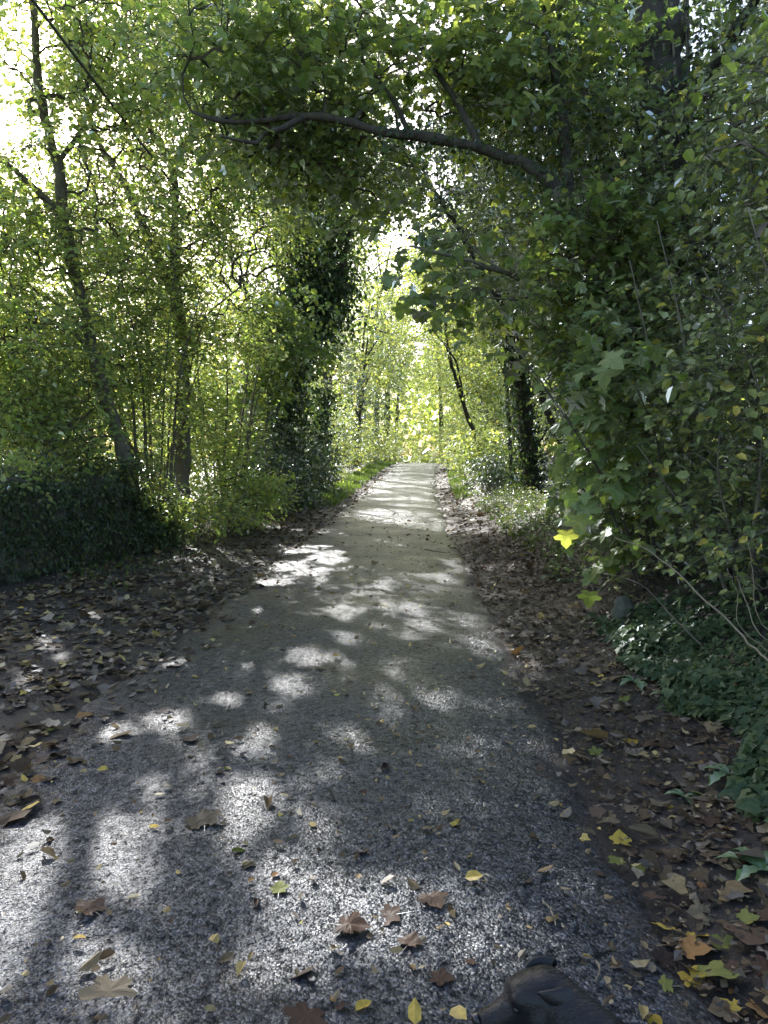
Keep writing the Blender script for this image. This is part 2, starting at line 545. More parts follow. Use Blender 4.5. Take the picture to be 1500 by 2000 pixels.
xs = np.concatenate([[-900, -400, -200, -100, -60, -40, -28, -20, -15, -12, -9.5, -8], np.arange(-7, -4, .3), np.arange(-4, 5, .11), np.arange(5, 9, .4), [10, 12, 15, 20, 28, 40, 60, 100, 200, 400, 900]])
ys = np.concatenate([[-900, -300, -100, -40, -15, -6, -2, 0], np.arange(.6, 14, .13), np.arange(14, 40, .5), np.arange(40, 100, 2.), [110, 130, 160, 220, 300, 500, 900, 1500]])
gx, gy, gF = grid(xs, ys)
gz = ground_z(gx, gy)
dd = gx - road_x(gy)
field = np.maximum(sst(4.6, 6.5, -dd), sst(9, 14, dd))
ground = tag(mesh_obj('ground', np.stack([gx, gy, gz], -1), [gF], M['ground'], attrs={'field': field}), 'dark earth verges and fields beside the lane', 'ground', kind='structure')

ys = np.concatenate([[-60, -30, -12, -5, -2, -.5], np.arange(.4, 14, .16), np.arange(14, 60, .6), np.arange(60, 140, 4)])
ns = 27
s = np.linspace(-1, 1, ns)
Vr, ac = [], []
for y in ys:
    wl = HW + .14 * float(wav(y, 3.1, 1.1)) + .08 * float(wav(y, 9., 4.3)) + .03 * rng.normal()
    wr = HW + .10 * float(wav(y, 7.7, 1.2, 2.)) + .08 * float(wav(y, 1., 4.9)) + .03 * rng.normal()
    d = np.where(s < 0, s * wl, s * wr)
    z = float(road_z(y)) + .035 - .045 * np.abs(s) ** 2.2 + .006 * wav(d * 1.0, y, 1.9)
    z[0] -= .04
    z[-1] -= .04
    Vr.append(np.stack([float(road_x(y)) + d, np.full(ns, y), z], -1))
    ac.append(s)
i, j = np.meshgrid(np.arange(len(ys) - 1), np.arange(ns - 1), indexing='ij')
a = i * ns + j
rF = np.stack([a, a + 1, a + 1 + ns, a + ns], -1).reshape(-1, 4)
road = tag(mesh_obj('road', np.concatenate(Vr), [rF], M['road'], attrs={'across': np.concatenate(ac)}), 'wet single-track lane of dark chippings running to a crest', 'road', kind='structure')


def surf_z(x, y):
    d = x - road_x(y)
    s_ = np.clip(np.abs(d) / HW, 0, 1)
    rz = road_z(y) + .035 - .045 * s_ ** 2.2
    return np.where(np.abs(d) < HW, np.maximum(rz, ground_z(x, y)), ground_z(x, y))


def on_ground(u, v):
    """where the sight line through (u, v) meets the ground"""
    lo, hi = .5, 80.
    for _ in range(50):
        m_ = (lo + hi) / 2
        p = at(u, v, m_)
        if p[2] > surf_z(p[0], p[1]):
            lo = m_
        else:
            hi = m_
    p = at(u, v, lo)
    return np.array([p[0], p[1], float(surf_z(p[0], p[1]))])


# ------------------------------------------------------------------ gaps in the canopy
# patches of the lane that the sun reaches (in the photograph's pixels): the foliage is thinned along those sun beams
LIT = np.array([[920, 1905, 115, 95], [985, 1840, 90, 40], [1060, 1850, 60, 25], [30, 1960, 110, 60], [150, 1900, 120, 60], [110, 1790, 130, 60], [300, 1560, 40, 40], [60, 1690, 80, 45], [700, 1780, 60, 40], [540, 1580, 40, 30], [650, 1092, 50, 15], [575, 1108, 40, 12], [610, 1122, 45, 9], [545, 1138, 45, 10], [680, 1205, 38, 20], [790, 1195, 44, 13], [520, 1195, 34, 9], [508, 1226, 22, 8],
                [335, 1300, 26, 13], [330, 1418, 48, 34], [215, 1440, 66, 22], [400, 1500, 42, 40], [515, 1468, 46, 32], [118, 1628, 105, 34],
                [150, 1740, 190, 85], [60, 1850, 150, 120], [225, 1660, 70, 60], [455, 1625, 55, 75], [470, 1560, 45, 30], [570, 1760, 110, 60], [690, 1860, 190, 90], [560, 1920, 130, 80],
                [240, 1960, 110, 60], [820, 1770, 150, 40], [640, 1655, 40, 45], [775, 1360, 34, 70], [770, 1005, 70, 11], [715, 962, 60, 8], [945, 1262, 55, 24], [860, 1385, 34, 20],
                [1020, 1300, 40, 25], [600, 1075, 60, 10], [700, 1040, 50, 10], [580, 1345, 20, 14], [100, 1290, 45, 20], [180, 1220, 40, 10], [60, 1350, 40, 18],
                [920, 1050, 50, 14], [1000, 1110, 60, 12], [1290, 1325, 60, 26], [850, 1600, 30, 40], [1120, 1730, 50, 30], [395, 1085, 40, 8], [860, 1130, 40, 10]], float)
# thin places in the canopy where the sky shows: u, v, ru, rv, chance that a leaf is missing
SKY = np.array([[90, 100, 55, 45, .93], [20, 250, 45, 70, .95], [135, 255, 28, 45, .95], [45, 45, 60, 45, .6], [20, 150, 40, 60, .85], [60, 330, 40, 40, .5],
                [800, 130, 50, 45, .85], [835, 200, 60, 70, .75], [780, 230, 30, 40, .7], [825, 590, 20, 30, .6], [812, 640, 20, 24, .5], [800, 755, 13, 26, .7],
                [735, 520, 34, 18, .5], [690, 540, 30, 15, .3], [860, 330, 50, 60, .45], [1330, 140, 28, 40, .5], [1440, 240, 50, 40, .5], [780, 560, 30, 20, .5],
                [820, 690, 20, 30, .6], [380, 330, 40, 25, .3], [980, 470, 40, 30, .3]], float)


_r = np.random.default_rng(5)
_s = []
for _k in range(95):                                               # many small flecks down the middle of the lane
    _v = 1015 + 700 * _r.random() ** 1.25
    _w = (_v - 890) / 1000
    _s.append([_r.uniform(815 - 560 * _w * 1.5, 815 + 330 * _w * 1.2), _v, _r.uniform(14, 60) * (.35 + _w), _r.uniform(8, 34) * (.2 + _w)])
LIT = np.vstack([LIT, _s])


def kept(P, sky_ok=True):
    """which of the leaves at P stand clear of the canopy's gaps"""
    n = len(P)
    k = np.ones(n, bool)
    t = np.maximum(P[:, 2], 0) / SUN[2]
    G = P - SUN * t[:, None]
    jit = rng.normal(0, 1, (n, 2))
    u, v = to_px(G)
    vis = (G[:, 1] > 1.2) & (P[:, 2] > 1.0)
    lit = np.full(n, 9.)
    for q in LIT:
        lit = np.minimum(lit, ((u - q[0]) / q[2]) ** 2 + ((v - q[1]) / q[3]) ** 2)
    frag = np.clip((G[:, 1] - 1.6) / 3.0, .25, 1) * (.42 * wav(G[:, 0], G[:, 1] * .8, 4.2, 2.) + .5 * wav(G[:, 0], G[:, 1] * .6, 9.5, 6.))               # ragged, broken outlines
    k &= ~(vis & (lit + frag < 1.0 + .15 * jit[:, 0]))
    # far stretch of the lane: about half in sun
    far = (G[:, 1] > 19) & (np.abs(G[:, 0] - road_x(G[:, 1])) < 3.0) & (wav(G[:, 0] * .5, G[:, 1] * .8, 1.2, 4.) > .34) & (np.abs(G[:, 0] - road_x(G[:, 1])) < 1.7)
    for x0, y0, rx, ry in ((4.3, 23.5, 1.7, 3.6), (3.1, 21.5, .9, 2.0), (-1.4, 33, 1.0, 9), (3.6, 33, 1.1, 6), (-2.6, 29, .8, 3)):   # sunny bush and grass strips
        far |= ((G[:, 0] - x0) / rx) ** 2 + ((G[:, 1] - y0) / ry) ** 2 + .5 * wav(G[:, 0], G[:, 1], 2.6, 1.) < 1
    k &= ~(far & (P[:, 2] > 2.4))
    if sky_ok:
        u, v = to_px(P)
        miss = np.zeros(n)
        for q in SKY:
            r2 = ((u - q[0]) / q[2]) ** 2 + ((v - q[1]) / q[3]) ** 2
            miss = np.maximum(miss, q[4] * .75 * (1 - sst(.25, .8, r2)))
        k &= rng.random(n) > miss
    return k


# ------------------------------------------------------------------ leaf shapes (unit length along +x, side +y, upper face +z)
def half_leaf(pts):
    """mirror an outline (from the stalk to the tip) about the midrib; fan each half from points on the midrib"""
    pts = np.asarray(pts, float)
    return pts


def mk_oval(out, fold=.18, droop=.15):
    xs_ = [p[0] for p in out]
    V = [(0, 0, 0)] + [(x, 0, 0) for x in xs_] + [(1, 0, 0)]
    n = len(out)
    L0 = len(V)
    V += [(x, y, 0) for x, y in out]
    R0 = len(V)
    V += [(x, -y, 0) for x, y in out]
    F = []
    for off, fl in ((L0, False), (R0, True)):
        f = [(0, 1, off)]
        for q in range(n - 1):
            f += [(1 + q, 2 + q, off + q + 1), (1 + q, off + q + 1, off + q)]
        f += [(n, n + 1, off + n - 1)]
        F += [t[::-1] if fl else t for t in f]
    V = np.array(V, float)
    V[:, 2] = np.abs(V[:, 1]) * fold - droop * V[:, 0] ** 2
    return V, np.array(F)


def mk_fan(out, centre, cup=.3, fold=.15, wave=.0):
    C = np.array([[centre, 0, 0]])
    P = np.array([(x, y, 0) for x, y in out] + [(x, -y, 0) for x, y in out[::-1] if abs(y) > 1e-6], float)
    V = np.vstack([C, P])
    n = len(P)
    F = np.array([(0, 1 + (q + 1) % n, 1 + q) for q in range(n)])
    r2 = (V[:, 0] - centre) ** 2 + V[:, 1] ** 2
    V[:, 2] = -cup * r2 + fold * np.abs(V[:, 1]) + wave * np.sin(V[:, 0] * 9 + V[:, 1] * 7)
    return V, F


T2 = (np.array([(0, 0, 0), (.48, .34, .06), (1, 0, -.1), (.48, -.34, .06)], float), np.array([(0, 2, 1), (0, 3, 2)]))
T4 = (np.array([(0, 0, 0), (.25, .30, .08), (.66, .30, .03), (1, 0, -.14), (.66, -.30, .03), (.25, -.30, .08)], float),
      np.array([(0, 2, 1), (0, 3, 2), (0, 4, 3), (0, 5, 4)]))
TO = mk_oval([(.18, .26), (.45, .36), (.75, .27)])
TS = mk_fan([(0, .03), (-.10, .20), (-.06, .47), (.20, .36), (.33, .66), (.52, .56), (.60, .27), (.80, .26), (1.05, 0)], .32, .35, .16)
TS_low = mk_fan([(0, .02), (-.08, .42), (.36, .62), (.60, .26), (1.05, 0)], .3, .3, .14)
TI = mk_fan([(0, .02), (-.10, .30), (.22, .50), (.48, .26), (1.0, 0)], .25, .12, .12)


def frames(axis, normal):
    x = norm(axis)
    z = norm(normal - (normal * x).sum(-1, keepdims=True) * x)
    y = np.cross(z, x)
    return x, y, z


def leaf_mesh(P, axis, normal, size, tmpl, width=1.0, bend=1.0):
    """every leaf at P as real faces: vertices, triangles, one random number a leaf"""
    TV, TF = tmpl
    x, y, z = frames(axis, normal)
    n = len(P)
    w = np.broadcast_to(np.asarray(width, float), (n,)) * size
    V = (P[:, None] + TV[None, :, 0:1] * (x * size[:, None])[:, None] + TV[None, :, 1:2] * (y * w[:, None])[:, None]
         + TV[None, :, 2:3] * (z * (size * bend)[:, None])[:, None]).reshape(-1, 3)
    F = (TF[None] + (np.arange(n) * len(TV))[:, None, None]).reshape(-1, 3)
    return V, F, np.repeat(rng.random(n), len(TF))


def spray_leaves(C, out_dir, nleaf, spread, size, tilt=.55, droop=.25, flat=.45, twigs=3):
    """leaves set along a few twigs that fan out from every cluster point C"""
    n = len(C)
    D = norm(out_dir[:, None] * .8 + rng.normal(0, 1, (n, twigs, 3)) * np.array([1, 1, flat]))
    m_ = n * nleaf
    ci = np.repeat(np.arange(n), nleaf)
    ti = rng.integers(0, twigs, m_)
    d = D[ci, ti]
    s_ = rng.random(m_) ** .8
    side = norm(np.cross(d, [0, 0, 1.]) + 1e-6) * np.where(rng.random(m_) < .5, -1, 1)[:, None]
    P = C[ci] + d * (s_ * spread)[:, None] + rng.normal(0, 1, (m_, 3)) * np.array([.12, .12, .05]) * spread - np.array([0, 0, 1.]) * (droop * spread * s_ ** 2)[:, None]
    ax = norm(d * .6 + side * .9 + rng.normal(0, .35, (m_, 3)) - np.array([0, 0, droop * 1.2]))
    nr = norm(np.array([0, 0, 1.]) + rng.normal(0, tilt, (m_, 3)) + side * .2)
    sz = size * np.clip(np.exp(rng.normal(-.08, .3, m_)), .4, 1.7)
    E = C[:, None] + D * spread - np.array([0, 0, 1.]) * droop * spread
    return P, ax, nr, sz, D, E


def skeleton(limbs, C):
    """join every cluster point to the nearest wood grown so far; returns branch polylines and radii"""
    nodes = np.concatenate([l[0] for l in limbs])
    w = np.concatenate([l[1] for l in limbs])
    nt_ = len(nodes)
    dist = np.min(np.linalg.norm(C[:, None] - nodes[None, ::2], axis=-1), axis=1)
    order = np.argsort(dist)
    N = np.vstack([nodes, np.zeros((len(C) * 3, 3))])
    cnt = np.zeros(len(N))
    par = np.full(len(N), -1)
    k = nt_
    runs = []
    for c in order:
        p = C[c]
        A = N[:k]
        dv = p - A
        L_ = np.sqrt((dv ** 2).sum(1))
        cost = L_ + .7 * np.maximum(A[:, 2] - p[2] + .15 * L_, 0) + np.where(np.arange(k) >= nt_, .12, 0)
        b = int(np.argmin(cost))
        L = L_[b]
        up = np.array([0, 0, .16 * L])
        q1 = A[b] + dv[b] * .36 + up + rng.normal(0, .05 * L, 3)
        q2 = A[b] + dv[b] * .70 + up * .9 + rng.normal(0, .05 * L, 3)
        N[k], N[k + 1], N[k + 2] = q1, q2, p
        par[k], par[k + 1], par[k + 2] = b, k, k + 1
        runs.append((b, k, c))
        k += 3
    for q in range(k - 1, nt_ - 1, -1):
        cnt[q] += 1 if (q - nt_) % 3 == 2 else 0
        if par[q] >= nt_:
            cnt[par[q]] += cnt[q]
    P = np.array([[N[b], N[q], N[q + 1], N[q + 2]] for b, q, c in runs])
    rad = np.array([[cnt[q] + .3, cnt[q], cnt[q + 1], cnt[q + 2] * .6] for b, q, c in runs])
    dirs = np.zeros_like(C)
    for (b, q, c), pp in zip(runs, P):
        dirs[c] = pp[3] - pp[2]
    return P, rad, norm(dirs)


def in_ellipsoids(vols):
    out = []
    for c, r, n in vols:
        p = norm(rng.normal(0, 1, (n, 3))) * (rng.random((n, 1)) ** (1 / 2.4))
        out.append(np.asarray(c) + p * np.asarray(r))
    return np.concatenate(out)


def ivy_leaves(P, r, n, size, spread=.5, droop=.3):
    """ivy clothing a stem that runs along P with radius r"""
    i = rng.integers(0, len(P) - 1, n)
    t = rng.random(n)[:, None]
    q = P[i] * (1 - t) + P[i + 1] * t
    rr = r[i] * (1 - t[:, 0]) + r[i + 1] * t[:, 0]
    T = norm(P[i + 1] - P[i])
    o = norm(np.cross(T, rng.normal(0, 1, (n, 3))))
    pos = q + o * (rr + np.abs(rng.normal(0, 1, n)) * spread * (.35 + rr))[:, None]
    pos[:, 2] = np.maximum(pos[:, 2], ground_z(pos[:, 0], pos[:, 1]) + .02)
    ax = norm(rng.normal(0, .5, (n, 3)) + o * .35 - np.array([0, 0, .8]))
    nr = norm(o + rng.normal(0, .45, (n, 3)) + np.array([0, 0, .3]))
    return pos, ax, nr, size * rng.uniform(.6, 1.3, n)


def tree(name, label, cat, limbs, vols, leaf='hazel', tmpl=T4, size=.09, nleaf=14, spread=.4, bark='bark', group=None, tilt=.45, droop=.25, flat=.3,
         ivy=None, twig_r=.0045, sides=9, carve=True, own_leaves=0, twigs=True, max_y=None):
    """limbs: list of (points, base radius, tip radius); the first is the trunk. vols: ellipsoids (centre, radii, clusters)"""
    twigs = twigs and limbs[0][0][0][1] < 15
    base = np.asarray(limbs[0][0][0], float)
    root = tag(empty(name, base), label, cat, group)
    wood = []
    for q, (pts, r0, r1) in enumerate(limbs):
        L = sum(np.linalg.norm(np.asarray(pts[k + 1]) - np.asarray(pts[k])) for k in range(len(pts) - 1))
        n = max(6, int(L / .16))
        P = spline(pts, n)
        P[1:-1] += rng.normal(0, .12 * min(r0, .1), (n - 2, 3))
        t = np.linspace(0, 1, n)
        r = r0 * (1 - t) ** .9 + r1 * (1 - (1 - t) ** .9)
        if q == 0 and r0 > .06:
            r = r * (1 + .35 * np.exp(-t * L / .25))
        r = r * (1 + .10 * np.sin(t * L * 5.1 + q) + .07 * rng.normal(0, 1, n))
        V, F, cap = tube(P, r, sides if r0 > .03 else 5, .06)
        mesh_obj('trunk' if q == 0 else ('stem' if name.endswith(('shrub', 'bush', 'coppice')) else 'limb'), V, [F, cap], M[bark], root, base)
        wood.append((P, r))
    if vols:
        C = in_ellipsoids(vols)
        C = C[C[:, 2] > ground_z(C[:, 0], C[:, 1]) + .15]
        if max_y is not None:
            C = C[C[:, 1] < max_y]
        if carve:
            C = C[kept(C) | (rng.random(len(C)) < .05)]
        P, rad, dirs = skeleton(wood, C)
        r = twig_r * .55 * np.maximum(rad, .25) ** .5
        if base[1] > 16:
            P, r = P[:, [0, 2, 3]], r[:, [0, 2, 3]]
        if base[1] > 45:
            P, r = P[:, [0, 2]], r[:, [0, 2]]
        bV, bF = many_tubes((P, r), 3)
        Lp, ax, nr, sz, D, E = spray_leaves(C, dirs, nleaf, spread, size, tilt, droop, flat)
        if carve:
            k = kept(Lp)
        else:
            k = np.ones(len(Lp), bool)
        k &= Lp[:, 2] > ground_z(Lp[:, 0], Lp[:, 1]) + .03
        k &= ~((np.abs(Lp[:, 0]) < 1.2) & (Lp[:, 1] < 3.2) & (Lp[:, 2] < 3))
        Lp, ax, nr, sz = Lp[k], ax[k], nr[k], sz[k]
        Vs, Fs, mi, rn = [bV], [bF], [np.ones(len(bF), int)], [np.zeros(len(bF))]
        o = len(bV)
        if twigs:
            n = len(C)
            mid = C[:, None] * .5 + E * .5 + np.array([0, 0, .12 * spread])
            TP = np.stack([np.repeat(C[:, None], D.shape[1], 1), mid, E], 2).reshape(-1, 3, 3)
            tr = np.tile(np.array([.5, .38, .2]) * twig_r, (len(TP), 1))
            tV, tF = many_tubes((TP, tr), 3)
            Vs.append(tV); Fs.append(tF + o); mi.append(np.ones(len(tF), int)); rn.append(np.zeros(len(tF)))
            o += len(tV)
        own = np.zeros(len(Lp), bool)
        if own_leaves:
            own[rng.permutation(len(Lp))[:own_leaves]] = True
        lV, lF, lr = leaf_mesh(Lp[~own], ax[~own], nr[~own], sz[~own], tmpl)
        if len(lV):
            wV, wF, wm, wr = np.concatenate(Vs), np.concatenate(Fs), np.concatenate(mi), np.concatenate(rn)
            mesh_obj('crown', np.concatenate([wV, lV]), [wF, lF + o], [M[leaf], M['twig']], root, base, smooth=False,
                     rnd=np.concatenate([wr, lr]), mat_idx=np.concatenate([wm, np.zeros(len(lF), int)]))
        else:
            mesh_obj('twig', np.concatenate(Vs), [np.concatenate(Fs)], [M['twig']], root, base, smooth=False)
        if own_leaves:
            x, y, z = frames(ax[own], nr[own])
            for p, a_, b_, c_, s_ in zip(Lp[own], x, y, z, sz[own]):
                leaf_obj(p - base, a_, b_, c_, s_, root)
    for spec in (ivy or []):
        li, n, isz, isp, lo, hi = spec
        P, r = wood[li]
        a_, b_ = int(lo * len(P)), max(int(lo * len(P)) + 2, int(hi * len(P)))
        p, ax, nr, sz = ivy_leaves(P[a_:b_], r[a_:b_], n, isz, isp)
        V, F, rn_ = leaf_mesh(p, ax, nr, sz, T4)
        mesh_obj('ivy', V, [F], M['ivy'], root, base, smooth=False, rnd=rn_)
    return root


LEAFS = []


def leaf_obj(p, x, y, z, s_, root):
    if not LEAFS:
        for q in range(3):
            V, F = mk_fan([(0, .03), (-.10, .20), (-.05, .40 + .06 * q), (.05, .38), (.20, .34), (.30, .66), (.44, .58), (.54, .50), (.60, .27), (.72, .28), (.84, .20), (1.05, 0)],
                          .32, .30 + .1 * q, .14, .03)
            st = np.array([(0, .012, 0), (0, -.012, 0), (-.45, 0, -.06)])
            V2 = np.vstack([V, st])
            F2 = np.vstack([F, [(len(V), len(V) + 2, len(V) + 1)]])
            o = mesh_obj('leaf', V2, [F2], M['sapling'], root, smooth=False)
            LEAFS.append(o.data)
            bpy.data.objects.remove(o)
    o = bpy.data.objects.new('leaf', LEAFS[rng.integers(0, 3)])
    m_ = Matrix(((x[0] * s_, y[0] * s_, z[0] * s_, p[0]), (x[1] * s_, y[1] * s_, z[1] * s_, p[1]), (x[2] * s_, y[2] * s_, z[2] * s_, p[2]), (0, 0, 0, 1)))
    o.matrix_basis = m_
    col.objects.link(o)
    o.parent = root


def stems(base, n, height, lean, spreadr=.25, r=.025, jitter=.25, bias=(0, 0)):
    """a coppice stool: stems fanning out of one base"""
    out = []
    for q in range(n):
        a_ = 2 * math.pi * (q + rng.random()) / n
        d = np.array([math.cos(a_) + bias[0], math.sin(a_) + bias[1], 0])
        h = height * rng.uniform(.65, 1.05)
        l_ = lean * rng.uniform(.3, 1.1)
        b = np.asarray(base) + d * spreadr * rng.random()
        b[2] = float(ground_z(b[0], b[1])) - .05
        p = [b, b + d * l_ * .18 + np.array([0, 0, h * .33]) + rng.normal(0, .04, 3), b + d * l_ * .5 + np.array([0, 0, h * .68]) + rng.normal(0, .08, 3), b + d * l_ + np.array([0, 0, h])]
        out.append((p, r * rng.uniform(.6, 1.2), r * .2))
    return out


def gp(x, y, dz=0.):
    return np.array([x, y, float(ground_z(x, y)) + dz])

#%%PART2
# ------------------------------------------------------------------ ivy-grown wall on the left
def wall():
    path = spline([(-7.0, 1.5, 0), (-6.3, 3.5, 0), (-5.5, 6.0, 0), (-4.6, 8.9, 0), (-4.0, 11.0, 0), (-3.75, 12.1, 0)], 90)
    root = tag(empty('field_wall', gp(*path[45, :2])), 'low dark stone wall overgrown with ivy along the leafy verge', 'wall')
    base = np.array(root.location)
    T = norm(np.gradient(path, axis=0))
    N = np.stack([T[:, 1], -T[:, 0], np.zeros(len(T))], -1)        # towards the lane
    prof = [(.34, -.1), (.33, .25), (.29, .6), (.24, .95), (.16, 1.12), (-.16, 1.14), (-.25, .95), (-.3, .5), (-.34, -.1)]
    V = []
    for q, p in enumerate(path):
        h = 1 + .20 * float(wav(q * .16, 2., 1.)) + .08 * float(wav(q * .5, 5., 1.)) - .5 * sst(66, 89, q)
        for o, z in prof:
            b = .035 * rng.normal()
            V.append(p + N[q] * (o + b) + np.array([0, 0, float(ground_z(p[0], p[1])) + z * h + .03 * rng.normal()]))
    k = len(prof)
    i, j = np.meshgrid(np.arange(len(path) - 1), np.arange(k - 1), indexing='ij')
    a_ = i * k + j
    F = np.stack([a_, a_ + 1, a_ + 1 + k, a_ + k], -1).reshape(-1, 4)
    mesh_obj('masonry', V, [F], M['stone'], root, base, smooth=False)
    V = np.array(V).reshape(len(path), k, 3)
    n = 21000
    qi = rng.integers(10, len(path) - 1, n)
    pj = rng.choice(k - 1, n, p=np.array([.17, .21, .21, .16, .14, .06, .03, .02]))
    t1, t2 = rng.random((n, 1)), rng.random((n, 1))
    p = (V[qi, pj] * (1 - t1) + V[qi + 1, pj] * t1) * (1 - t2) + (V[qi, pj + 1] * (1 - t1) + V[qi + 1, pj + 1] * t1) * t2
    o = norm(np.cross(V[qi + 1, pj] - V[qi, pj], V[qi, pj + 1] - V[qi, pj]))
    o = np.where((o * N[qi]).sum(1, keepdims=True) + o[:, 2:3] < 0, -o, o)
    bulge = np.maximum(.10 + .12 * wav(p[:, 1], p[:, 2] * 2, 1.6), .03) * (1 + 1.1 * sst(.85, 1.15, p[:, 2]))
    p = p + o * (np.abs(rng.normal(0, 1, n)) * bulge + .02)[:, None]
    ax = norm(rng.normal(0, .5, (n, 3)) + o * .4 - np.array([0, 0, .8]))
    nr = norm(o + rng.normal(0, .4, (n, 3)) + np.array([0, 0, .3]))
    lV, lF, lr = leaf_mesh(p, ax, nr, .05 * rng.uniform(.55, 1.4, n), T4)
    mesh_obj('ivy', lV, [lF], M['ivy'], root, base, smooth=False, rnd=lr)
    for q in range(16):                                             # bare ivy stems on the face
        c = int(rng.integers(12, 84))
        p0 = path[c] + N[c] * .37
        pts = [p0 + np.array([0, 0, float(ground_z(p0[0], p0[1]))])]
        for s_ in range(4):
            pts.append(pts[-1] + np.array([rng.normal(0, .09), rng.normal(0, .12), .27]) - N[c] * .025)
        Vt, Ft, ct = tube(spline(pts, 14), np.linspace(.013, .005, 14), 5)
        mesh_obj('ivy_stem', Vt, [Ft, ct], M['twig'], root, base)


wall()

# ------------------------------------------------------------------ trees and coppice on the left
tree('leaning_tree', 'slender grey tree leaning left out of the ivy wall', 'tree',
     [([gp(-3.86, 11.2, -.1), at(262, 1000, 11.25), at(246, 900, 11.2), at(214, 800, 11.1), at(180, 680, 11.0), at(150, 545, 10.8), at(124, 430, 10.6), at(115, 330, 10.4), at(84, 225, 10.2), at(72, 120, 10.0), at(62, -40, 9.8), at(50, -160, 9.6)], .12, .035),
      ([at(122, 428, 10.6), at(60, 360, 10.4), at(0, 310, 10.2), at(-70, 250, 10)], .055, .02),
      ([at(180, 690, 11), at(130, 640, 10.7), at(60, 630, 10.4), at(-30, 645, 10)], .04, .014),
      ([at(170, 650, 11), at(120, 600, 10.9), at(60, 560, 10.8), at(0, 480, 10.7)], .035, .012),
      ([at(126, 440, 10.6), at(150, 540, 10.5), at(175, 620, 10.6)], .02, .02),
      ([at(112, 320, 10.4), at(160, 250, 10.6), at(210, 130, 10.8), at(250, 20, 11)], .035, .012),
      ([at(230, 850, 11.2), at(140, 860, 10.6), at(60, 905, 10.2)], .02, .008)],
     [(at(40, 470, 10.4), (1.5, 1.6, 1.3), 525), (at(190, 330, 10.5), (1.3, 1.4, 1.5), 450), (at(170, 60, 10), (1.6, 1.8, 1.4), 525), (at(40, 680, 10.2), (1.4, 1.3, 1.0), 450), (at(-40, 250, 10), (1.2, 1.8, 2.0), 187),
      (at(90, 830, 10.2), (1.0, .8, .5), 187)],
     leaf='hazel', size=.074, nleaf=14, spread=.42, twig_r=.006)

tree('forked_tree', 'straight grey tree forking at mid height beside the coppice', 'tree',
     [([gp(-3.85, 14.1, -.1), at(357, 930, 14.1), at(357, 800, 14.1), at(358, 700, 14), at(346, 590, 14)], .15, .115),
      ([at(346, 592, 14), at(322, 540, 14), at(282, 450, 14), at(240, 352, 14), at(190, 270, 14), at(150, 120, 14)], .10, .03),
      ([at(346, 592, 14), at(340, 500, 14.1), at(342, 400, 14.2), at(335, 320, 14.3), at(296, 255, 14.4), at(270, 120, 14.6), at(260, -40, 14.8)], .095, .03),
      ([at(338, 330, 14.3), at(400, 200, 14.4), at(440, 60, 14.5), at(470, -60, 14.6)], .05, .02),
      ([at(282, 470, 14), at(200, 430, 13.5), at(120, 400, 13)], .03, .012),
      ([at(357, 690, 14), at(400, 620, 13.8), at(470, 560, 13.6)], .03, .012)],
     [(at(300, 400, 14), (2.0, 1.8, 1.6), 780), (at(330, 150, 14.4), (2.4, 2.4, 2.0), 1050), (at(180, 250, 14), (1.6, 2, 1.8), 480), (at(440, 420, 14), (1.5, 1.6, 1.5), 570), (at(490, 60, 14), (2.1, 2.4, 1.8), 690), (at(420, 640, 14), (1.2, 1.4, .9), 270)],
     leaf='hazel', tmpl=T2, size=.082, nleaf=14, spread=.46, twig_r=.006)

hz = stems((-3.95, 12.7, 0), 13, 5.2, 1.7, .35, .036, bias=(-.25, 0))
tree('hazel_coppice', 'dense fan of thin hazel stems between the two grey trees', 'shrub', hz,
     [(at(250, 640, 12.5), (1.5, 1.4, 1.2), 495), (at(140, 730, 12.2), (1.4, 1.3, 1.1), 495), (at(300, 500, 12.8), (1.5, 1.5, 1.2), 330), (at(60, 800, 12.4), (1.3, 1.5, .8), 330), (at(340, 780, 12.6), (1.0, 1.1, .9), 195), (at(180, 920, 11.2), (1.2, .5, .4), 180)],
     leaf='hazel', tmpl=T2, size=.076, nleaf=13, spread=.4, twig_r=.006)
hz = stems((-3.35, 15.8, 0), 9, 4.6, 1.5, .4, .038)
tree('hazel_coppice', 'smaller hazel clump just beyond the straight forked tree', 'shrub', hz,
     [(at(430, 700, 15.6), (1.2, 1.3, 1.3), 475), (at(420, 850, 15.4), (1.2, 1.2, .8), 336), (at(440, 800, 16), (.9, 1.0, 1.0), 224), (at(470, 950, 15), (1.1, .8, .45), 224)],
     leaf='hazel', tmpl=T2, size=.078, nleaf=13, spread=.4, twig_r=.005)
hz = stems((-3.1, 13.4, 0), 8, 1.2, 1.0, .5, .014)
tree('bramble_shrub', 'low straggly bramble at the foot of the coppice stems', 'shrub', hz,
     [(gp(-3.1, 13.2, .5), (1.0, 1.3, .4), 150), (gp(-2.75, 15.2, .45), (.7, 1.2, .4), 120), (gp(-3.6, 11.6, .8), (.5, .9, .3), 50), (gp(-4.5, 9.4, 1.25), (.45, 1.5, .28), 80), (gp(-5.2, 7.2, 1.2), (.4, 1.0, .25), 40), (gp(-3.5, 12.2, .5), (.5, .9, .4), 70)],
     leaf='hazel', size=.075, nleaf=9, spread=.3, twig_r=.004, carve=False)

